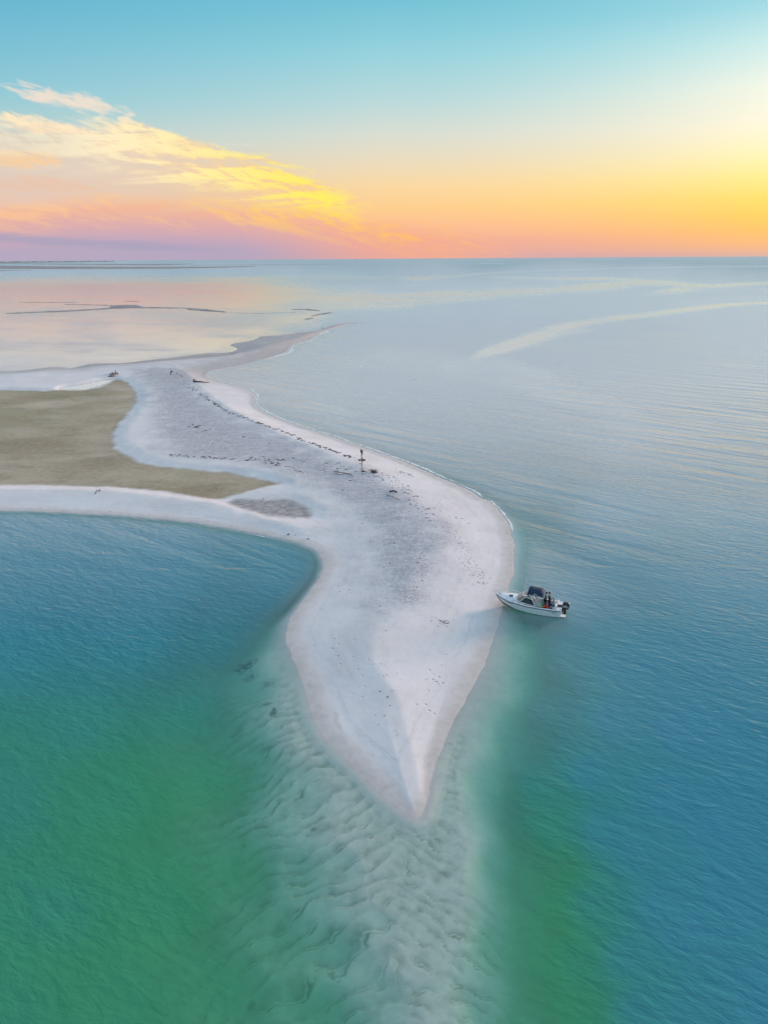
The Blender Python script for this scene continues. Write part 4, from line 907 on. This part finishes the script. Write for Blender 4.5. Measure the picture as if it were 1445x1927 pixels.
    v, f = ellipsoid(hc + yaw @ Vector((-.012, 0, .022)), (.104, .086, .115), yaw, 16, 10, -.25)
    if hat is None: mesh_obj('hair', v, f, mats.get('hair', M_hair), root, True)
    elif hat == 'hood':
        o = mesh_obj('hood', *ellipsoid(hc + yaw @ Vector((-.03, 0, .012)), (.118, .105, .135), yaw, 16, 10), mats['top'], root, True)
    else:
        cap = mesh_obj('cap', v, f, hat, root, True)
        v, f = ellipsoid(hc + yaw @ Vector((.115, 0, .035)), (.075, .072, .010), yaw, 12, 5); mesh_obj('cap_peak', v, f, hat, cap, True)
    return root
def blocal(x, y, z): return BOAT_O + (bfx * x + bpy_ * y) * BS + Vector((0, 0, z * BS))
stand = dict(pelvis=(0, 0, .94), waist=(.01, 0, 1.10), chest=(.02, 0, 1.32), neck=(.02, 0, 1.46), headb=(.035, 0, 1.53), sl=(.015, .18, 1.38), sr=(.015, -.18, 1.38), el=(.05, .26, 1.12), er=(.05, -.26, 1.12),
             wl=(.26, .20, 1.02), wr=(.26, -.18, 1.05), pl=(.34, .17, 1.02), pr=(.34, -.14, 1.06), hl=(0, .09, .88), hr=(0, -.09, .88), kl=(.03, .11, .48), kr=(.02, -.10, .48), al=(-.02, .12, .09), ar=(-.03, -.11, .09), tl=(.13, .14, .04), tr=(.12, -.13, .04))
lean = dict(stand); lean.update(chest=(-.04, 0, 1.31), neck=(-.05, 0, 1.45), headb=(-.04, 0, 1.52), sl=(-.045, .18, 1.37), sr=(-.045, -.18, 1.37), el=(-.06, .25, 1.10), er=(.02, -.25, 1.10), wl=(.04, .24, .88), wr=(.22, -.12, 1.16), pl=(.07, .23, .80), pr=(.29, -.08, 1.19))
sit = dict(pelvis=(0, 0, .50), waist=(-.01, 0, .66), chest=(.03, 0, .88), neck=(.06, 0, 1.02), headb=(.09, 0, 1.08), sl=(.03, .18, .94), sr=(.03, -.18, .94), el=(.10, .25, .70), er=(.10, -.25, .70), wl=(.31, .16, .64), wr=(.31, -.14, .64), pl=(.39, .12, .63), pr=(.39, -.10, .63),
           hl=(.04, .09, .48), hr=(.04, -.09, .48), kl=(.44, .13, .50), kr=(.44, -.12, .50), al=(.44, .13, .09), ar=(.46, -.12, .09), tl=(.60, .15, .04), tr=(.62, -.14, .04))
recl = dict(pelvis=(0, 0, .16), waist=(-.08, 0, .28), chest=(-.20, 0, .46), neck=(-.26, 0, .60), headb=(-.26, 0, .67), sl=(-.20, .18, .52), sr=(-.20, -.18, .52), el=(-.26, .27, .28), er=(-.08, -.25, .32), wl=(-.10, .26, .12), wr=(.14, -.16, .36), pl=(-.03, .25, .09), pr=(.22, -.13, .38),
            hl=(.05, .09, .15), hr=(.05, -.09, .15), kl=(.40, .12, .42), kr=(.36, -.10, .46), al=(.72, .13, .10), ar=(.66, -.11, .10), tl=(.87, .15, .10), tr=(.80, -.13, .06))
FL = .156
c_olive = simple('olive_cloth', (.15, .15, .11), .9, vary=.2); c_dark = simple('dark_cloth', (.05, .035, .06), .9, vary=.25); c_black = simple('black_cloth', (.02, .02, .025), .9, vary=.2)
c_grey = simple('grey_cloth', (.46, .50, .56), .9, vary=.12); c_jean = simple('denim', (.03, .065, .15), .9, vary=.2); c_green = simple('green_cloth', (.03, .72, .27), .85, vary=.12); c_red = simple('red_cloth', (.62, .06, .035), .85, vary=.15); c_cap = simple('cap_cloth', (.015, .018, .03), .85)
rz = BOAT_A
person('person in an olive shirt and dark cap standing behind the canopy', stand, dict(top=c_olive, legs=c_black), blocal(-1.38, -.15, FL), rz + R(190), .3, c_cap)
person('person in a long dark jacket standing in the middle of the cockpit', lean, dict(top=c_dark, legs=c_black, long=1, top_name='jacket', hair=simple('brown_hair', (.16, .06, .04), .7)), blocal(-1.74, -.25, FL), rz + R(170), .3)
person('person in a pale grey hooded top sitting at the stern', sit, dict(top=c_grey, legs=c_jean, long=1, top_name='hoodie'), blocal(-2.22, -.12, FL + .05), rz + R(20), -.2, 'hood')
person('person in a green top and red trousers reclining against the cockpit side', recl, dict(top=c_green, legs=c_red), blocal(-1.18, .58, FL + .30), rz + R(180), .2)
# ------------------------------------------------------------------ driftwood, wrack and birds
M_wood = simple('driftwood', (.34, .25, .20), .9, vary=.35, scale=7)
M_pale = simple('bleached_wood', (.58, .41, .30), .9, vary=.3, scale=7)
M_dwood = simple('wet_wood', (.085, .05, .05), .85, vary=.4, scale=9)
M_weed = simple('dried_seaweed', (.15, .075, .062), .9, vary=.5, scale=12)
M_weedb = simple('dark_seaweed', (.055, .05, .062), .9, vary=.5, scale=12)
def crooked(a, b, n, amp, r0, r1, seed, sag=0.0):
    q = random.Random(seed); A = Vector(a); B = Vector(b); P = []; Rr = []
    for i in range(n + 1):
        f = i / n; k = amp * math.sin(math.pi * f)
        P.append(A.lerp(B, f) + Vector((q.uniform(-k, k), q.uniform(-k, k), q.uniform(-k, k) * .5 + sag * math.sin(math.pi * f)))); Rr.append(r0 + (r1 - r0) * f)
    return P, Rr
def lump(mb, c, r, seed):
    v, f = ellipsoid((0, 0, 0), (1, 1, 1), None, 7, 5); q = random.Random(seed); o = []
    for p in v: k = .7 + .6 * q.random(); o.append((c[0] + p[0] * r[0] * k, c[1] + p[1] * r[1] * k, c[2] + p[2] * r[2] * k))
    mb.add(o, f)
S1 = Vector((1, 0, 0))
# tall post hung with kelp
b = on_sand(681, 888); post = empty('driftwood_post', b); tag(post, 'tall driftwood post with dark kelp bundles standing on the spit', 'driftwood')
Hp = 3.35
MB().tube(*crooked((0, 0, -.3), (.03, 0, Hp * .72), 6, .04, .12, .09, 1), 7).build('pole', M_pale, post, True)
tp = MB(); tp.tube(*crooked((.02, 0, Hp * .70), (-.03, 0, Hp), 4, .05, .07, .05, 2), 7); tp.tube(*crooked((.05, 0, Hp * .80), (.32, 0, Hp * 1.05), 4, .06, .05, .02, 3), 5); tp.tube(*crooked((.02, 0, Hp * .78), (.30, 0, Hp * .90), 4, .06, .045, .02, 4), 5)
lump(tp, (-.02, 0, Hp * .96), (.20, .16, .26), 5); tp.build('root_head', M_dwood, post, True)
for k, (x, z, w) in enumerate(((-.26, Hp * .55, .24), (.32, Hp * .55, .26))):
    m = MB(); lump(m, (x, 0, z), (w, .12, .15), 10 + k); m.tube(*crooked((x, 0, z), (x * 2.0, 0, z + .10), 3, .04, .06, .015, 12 + k), 5); m.build('kelp_bundle', M_weed, post, True)
m = MB(); m.tube(*crooked((.02, -.06, Hp * .66), (.05, -.08, Hp * .44), 4, .03, .13, .05, 15), 7); m.build('kelp_wrap', M_dwood, post, True)
m = MB(); lump(m, (.22, 0, .10), (.20, .16, .16), 16); m.build('kelp_foot', M_weed, post, True)
# arch of bleached branches
b = on_sand(322, 706); ar = empty('driftwood_arch', b); tag(ar, 'pair of bleached bent branches standing upright on the far beach', 'driftwood')
s_ = (on_sand(335, 706) - b).x
ap = [(s_ * f, 0, 2.75 * (1 - (f - .35) ** 2 * .9 if f < .4 else 1 - ((f - .35) / .65) ** 2.6)) for f in np.linspace(.35, 1, 8)]
MB().tube(ap, [.04] * 5 + [.055] * 3, 6).build('bent_branch', M_pale, ar, True)
MB().tube(*crooked((0, 0, -.2), (.25, 0, 2.9), 6, .10, .07, .03, 22), 6).build('upright_branch', M_pale, ar, True)
MB().tube(*crooked((-.25, 0, 1.75), (.75, 0, 1.75), 4, .05, .04, .03, 23), 5).build('cross_branch', M_wood, ar, True)
m = MB(); lump(m, (.02, 0, .45), (.13, .12, .5), 24); lump(m, (.28, 0, 1.0), (.35, .12, .2), 25); m.build('kelp_bundle', M_weedb, ar, True)
# fallen log with a root end
a = on_sand(365, 719); c = on_sand(394, 722); lg_ = empty('driftwood_log', a); tag(lg_, 'long dark driftwood log lying on the far ocean beach', 'driftwood'); d = c - a
MB().tube(*crooked((0, 0, .18), (d.x, d.y, .10), 6, .10, .22, .08, 30), 8).build('trunk', M_dwood, lg_, True)
m = MB(); lump(m, (.1, 0, .35), (.38, .3, .42), 31); m.build('root_ball', M_wood, lg_, True)
MB().tube(*crooked((d.x * .1, 0, .3), (d.x * .22, 0, .75), 3, .05, .07, .03, 32), 5).build('branch_stub', M_wood, lg_, True)
# snag at the head of the pond
b = on_sand(214, 706); sn = empty('driftwood_snag', b); tag(sn, 'tangle of dark branches at the head of the tidal pond', 'driftwood')
for k, (x0, y0, x1, y1) in enumerate(((206, 705, 224, 704), (208, 709, 219, 707), (212, 703, 216, 708), (205, 712, 219, 713), (218, 702, 222, 707))):
    p = on_sand(x0, y0) - b; q = on_sand(x1, y1) - b
    MB().tube(*crooked((p.x, p.y, .1 + .12 * k), (q.x, q.y, .35 - .03 * k), 4, .18, .16, .09, 40 + k), 6).build('branch', M_dwood, sn, True)
# root tangle right of the post
b = on_sand(704, 889); rt = empty('root_tangle', b); tag(rt, 'reddish root tangle lying right of the tall post', 'driftwood')
m = MB(); lump(m, (-.15, 0, .12), (.40, .28, .18), 50); lump(m, (.25, 0, .08), (.25, .2, .12), 51); m.build('root_ball', M_weed, rt, True)
for k in range(6):
    q = random.Random(60 + k); an_ = q.uniform(0, 6.28); L = q.uniform(.5, .95)
    MB().tube(*crooked((0, 0, .12), (math.cos(an_) * L, math.sin(an_) * L * .8, q.uniform(.05, .45)), 4, .12, .05, .015, 70 + k, .15), 5).build('root', M_weed, rt, True)
# fallen branch left of the post
def branch(name, label, px_list, mats, r0=.06, r1=.025, rise=.08, group=None, forks=()):
    P = [on_sand(*p) for p in px_list]; o = empty(name, P[0]); tag(o, label, 'driftwood', group)
    pts = [p - P[0] + Vector((0, 0, r0 * .6 + rise * math.sin(math.pi * i / max(1, len(P) - 1)))) for i, p in enumerate(P)]
    MB().tube(pts, [r0 + (r1 - r0) * i / (len(P) - 1) for i in range(len(P))], 6).build('stem', mats, o, True)
    for fk in forks:
        Q = [on_sand(*p) - P[0] + Vector((0, 0, .06)) for p in fk]; MB().tube(Q, [r0 * .6, r1][:len(Q)] if len(Q) == 2 else r1, 5).build('side_branch', mats, o, True)
    return o
branch('fallen_branch', 'thin forked branch lying left of the tall post', [(660, 893), (650, 892), (638, 890), (628, 887)], M_weed, .07, .03, .1, forks=([(650, 892), (638, 894), (630, 891)], [(660, 893), (663, 897)], [(638, 890), (634, 883)]))
branch('driftwood_log', 'short dark log on the crest below the tall post', [(733, 926), (740, 925), (747, 927)], M_dwood, .11, .08)
branch('driftwood_stick', 'crooked reddish stick on the grey sand by the short log', [(728, 932), (736, 935), (744, 938), (752, 941)], M_wood, .06, .03)
branch('driftwood_stick', 'forked stick leaning on the white sandbar by the lagoon', [(179, 930), (184, 927), (190, 924)], M_dwood, .05, .03, .35, forks=([(188, 925), (189, 921)],))
branch('driftwood_stick', 'small bent stick beside the dark mud patch', [(494, 941), (497, 939), (498, 936)], M_pale, .05, .03, .2)
branch('driftwood_stick', 'thin stick stuck in the brown flat near its narrow end', [(405, 918), (407, 921), (411, 920)], M_wood, .04, .03, .15)
# countable seaweed clumps
def clump_mesh(seed, mat):
    q = random.Random(seed); m = MB()
    for k in range(6): lump(m, (q.uniform(-.22, .22), q.uniform(-.16, .16), q.uniform(.02, .07)), (q.uniform(.06, .16), q.uniform(.05, .12), q.uniform(.04, .09)), seed * 9 + k)
    for k in range(5):
        a_ = q.uniform(0, 6.28); m.tube(*crooked((0, 0, .06), (math.cos(a_) * q.uniform(.25, .5), math.sin(a_) * q.uniform(.2, .4), .02), 3, .06, .025, .012, seed * 31 + k), 4)
    me = bpy.data.meshes.new('seaweed_clump'); me.from_pydata(m.v, [], m.f); me.update(); me.shade_smooth(); me.materials.append(mat); return me
CM = [clump_mesh(i + 1, M_weed if i % 2 else M_weedb) for i in range(6)]
ORD = ['first', 'second', 'third', 'fourth', 'fifth', 'sixth', 'seventh', 'eighth', 'ninth', 'tenth', 'eleventh', 'twelfth', 'thirteenth', 'fourteenth', 'last']
def clumps(pts, label, group, size, along):
    pts = sorted(pts, key=(lambda p: p[1]) if along == 'y' else (lambda p: p[0]))
    for i, (x, y, *k) in enumerate(pts):
        o = bpy.data.objects.new('seaweed_clump', CM[(i * 5 + int(x)) % 6]); col.objects.link(o); p = on_sand(x, y); o.location = p - Vector((0, 0, .02))
        sz = size * (k[0] if k else 1) * random.uniform(.75, 1.2); o.scale = (sz * random.uniform(1, 1.7), sz, sz); o.rotation_euler = (0, 0, random.uniform(0, 6.28))
        tag(o, label % ORD[i], 'seaweed', group)
clumps([(768, 929, 1.3), (769, 937), (772, 948), (787, 957), (770, 963), (802, 967, 1.3), (802, 974), (809, 980), (820, 992, 1.1), (745, 912), (750, 917), (701, 904)], 'dark seaweed clump on the crest below the post, %s going down', 'seaweed clumps below the post', .42, 'y')
clumps([(805, 1034), (810, 1038, .7), (794, 1041, 1.1), (787, 1059, 1.3), (821, 1084), (749, 1105), (790, 1048, .8), (777, 1128, .7)], 'dark seaweed clump mid spit above the boat, %s going down', 'seaweed clumps in the middle of the spit', .30, 'y')
clumps([(741, 1176), (726, 1187, 1.2), (716, 1200), (721, 1208, 1.1), (861, 1209, .9), (732, 1345, .9), (707, 1329), (824, 1233, .8), (813, 1245, .8)], 'small seaweed scrap on the bare lower sand, %s going down', 'seaweed scraps on the lower sand', .20, 'y')
clumps([(370, 804, 2.0), (376, 801, 1.4), (388, 810, 1.3), (364, 799, 1.2), (382, 812, 1.2), (396, 808, .9), (356, 803, .8)], 'reddish seaweed clump in the upper grey sand patch, %s from the left', 'seaweed patch on the upper grey sand', .62, 'x')
clumps([(552, 862, 1.3), (557, 864), (572, 869, 1.4), (566, 867, .9), (603, 885, 1.3), (610, 884, 1.2), (597, 883, 1.2), (612, 888), (507, 835, 1.2), (460, 822, 1.4), (659, 904, 1.2), (645, 922, 1.1), (323, 815, .8), (640, 881), (648, 885, .8)], 'brown seaweed clump on grey sand left of the post, %s from the left', 'seaweed clumps left of the post', .50, 'x')
# the wrack lines themselves: too many scraps to count
def wrack(label, lines, n, spread, size, seed, mat):
    q = random.Random(seed); m = MB()
    for ln_ in lines:
        P = catmull(ln_, 6); seg = np.hypot(*np.diff(P, axis=0).T); cum = np.concatenate([[0], np.cumsum(seg)])
        W_ = int(n * cum[-1] / 100); PX = []
        for k in range(W_):
            u = q.random() * cum[-1]; x = np.interp(u, cum, P[:, 0]); y = np.interp(u, cum, P[:, 1]); PX.append((x + q.gauss(0, spread), y + q.gauss(0, spread * .55)))
        if not PX: continue
        G = np.array([ground(*p)[:2] for p in PX]); hz = terrain(G[:, 0], G[:, 1])['h']
        for (gx, gy), z in zip(G, hz):
            if z < .06: continue
            r_ = size * q.uniform(.4, 1.0) ** 1.2; a_ = q.uniform(0, 3.14); rx, ry = r_ * q.uniform(1, 2.6), r_ * q.uniform(.5, 1)
            v = []
            for k in range(6):
                t_ = k * math.pi / 3; w = q.uniform(.6, 1.2); X_, Y_ = rx * w * math.cos(t_), ry * w * math.sin(t_); v.append((gx + X_ * math.cos(a_) - Y_ * math.sin(a_), gy + X_ * math.sin(a_) + Y_ * math.cos(a_), z + .0))
            v.append((gx, gy, z + r_ * q.uniform(.35, .8))); m.add(v, [(k, (k + 1) % 6, 6) for k in range(6)])
    return tag(m.build('seaweed_wrack', mat, None, False), label, kind='stuff')
wrack('line of dark seaweed scraps along the crest of the spit', [[(335, 705), (353, 725), (372, 742), (396, 758), (423, 777), (463, 793), (505, 809), (542, 821), (572, 836), (597, 844), (624, 854), (664, 868)]], 62, 2.4, .26, 1, M_weedb)
wrack('streaks of dark seaweed scraps along the lagoon side', [[(320, 860), (368, 865), (429, 868), (469, 872), (493, 874), (520, 880)], [(470, 867), (500, 868), (535, 873)], [(500, 872), (545, 885), (570, 896)]], 40, 2.6, .20, 2, M_weed)
wrack('scattered seaweed scraps below the tall post', [[(664, 868), (700, 895), (745, 912), (768, 935), (790, 958), (812, 985)], [(620, 878), (650, 888), (700, 900)], [(700, 892), (725, 905), (745, 925)]], 40, 7.0, .15, 3, M_weedb)
wrack('scattered scraps in place of shaded footprints on the pink beach above the boat', [[(850, 1000), (868, 1040), (873, 1065), (890, 1085), (905, 1100)], [(865, 1030), (880, 1055), (900, 1080), (915, 1100)], [(790, 1050), (800, 1080), (780, 1110), (770, 1140), (760, 1150)], [(820, 950), (850, 975), (880, 985)]], 44, 8.0, .075, 4, M_weedb)  # scraps added for the dark dots of shaded footprints
wrack('scattered shell and weed specks over the grey middle of the spit', [[(690, 1000), (720, 1060), (740, 1100), (740, 1150)], [(720, 960), (760, 1020), (780, 1080)], [(560, 860), (650, 930), (720, 1010)], [(330, 740), (370, 790), (430, 830)]], 34, 22.0, .07, 5, M_weedb)
wrack('faint drag mark of weed scraps on the sand left of the boat', [[(815, 1172), (830, 1176), (848, 1173)], [(830, 1170), (838, 1180)]], 90, 4.0, .075, 6, M_wood)
wrack('dark scraps along the inner bay beach', [[(20, 957), (120, 961), (220, 966), (300, 971)], [(500, 1000), (545, 1008), (590, 1020)]], 9, 3.0, .16, 7, M_weedb)
wrack('grey patch of weed scraps on the ocean beach right of the post', [[(745, 890), (760, 895), (775, 897)]], 80, 4.0, .13, 8, M_weedb)
wrack('sparse weed scraps on the lower sand toward the tip', [[(690, 1230), (720, 1300), (735, 1400)], [(810, 1215), (830, 1250), (810, 1290)], [(560, 1080), (650, 1120)]], 12, 14.0, .06, 9, M_weedb)
# shorebirds at rest on the far arm
M_bird = simple('bird_plumage', (.16, .14, .13), .9, vary=.3); M_bill = simple('bill', (.30, .18, .06), .6)
BM = None
for i, (x, y, lab) in enumerate(((578, 624, 'leftmost of the four shorebirds on the far arm'), (586, 623.4, 'shorebird second from the left on the far arm'), (590, 622.6, 'shorebird third from the left on the far arm'), (607, 620, 'rightmost shorebird on the far arm near its thin end'))):
    p = on_sand(x, y); o = empty('shorebird', p, random.uniform(0, 6.28)); tag(o, lab, 'bird', 'shorebirds on the far arm')
    if BM is None:
        m1 = MB(); m1.add(*ellipsoid((0, 0, .50), (.26, .14, .15), Matrix.Rotation(-.35, 3, 'Y'), 10, 7)); m1.tube([(.18, 0, .56), (.28, 0, .74), (.26, 0, .90)], [.075, .05, .045], 7); m1.add(*ellipsoid((.29, 0, .93), (.085, .055, .055), None, 8, 6)); m1.tube([(-.18, 0, .46), (-.40, 0, .36)], [.09, .03], 6)
        b1 = m1.build('body', M_bird, o, True); b2 = MB().tube([(.35, 0, .93), (.58, 0, .88)], [.022, .008], 5).build('bill', M_bill, o)
        l1 = MB().tube([(.02, .05, .42), (-.02, .05, .22), (.02, .05, 0), (.10, .05, .0)], .014, 4).build('leg', M_bill, o); l2 = l1.copy(); col.objects.link(l2); l2.location = (.03, -.1, 0); BM = (b1, b2, l1, l2)
    else:
        for q_ in BM: c = q_.copy(); col.objects.link(c); c.parent = o
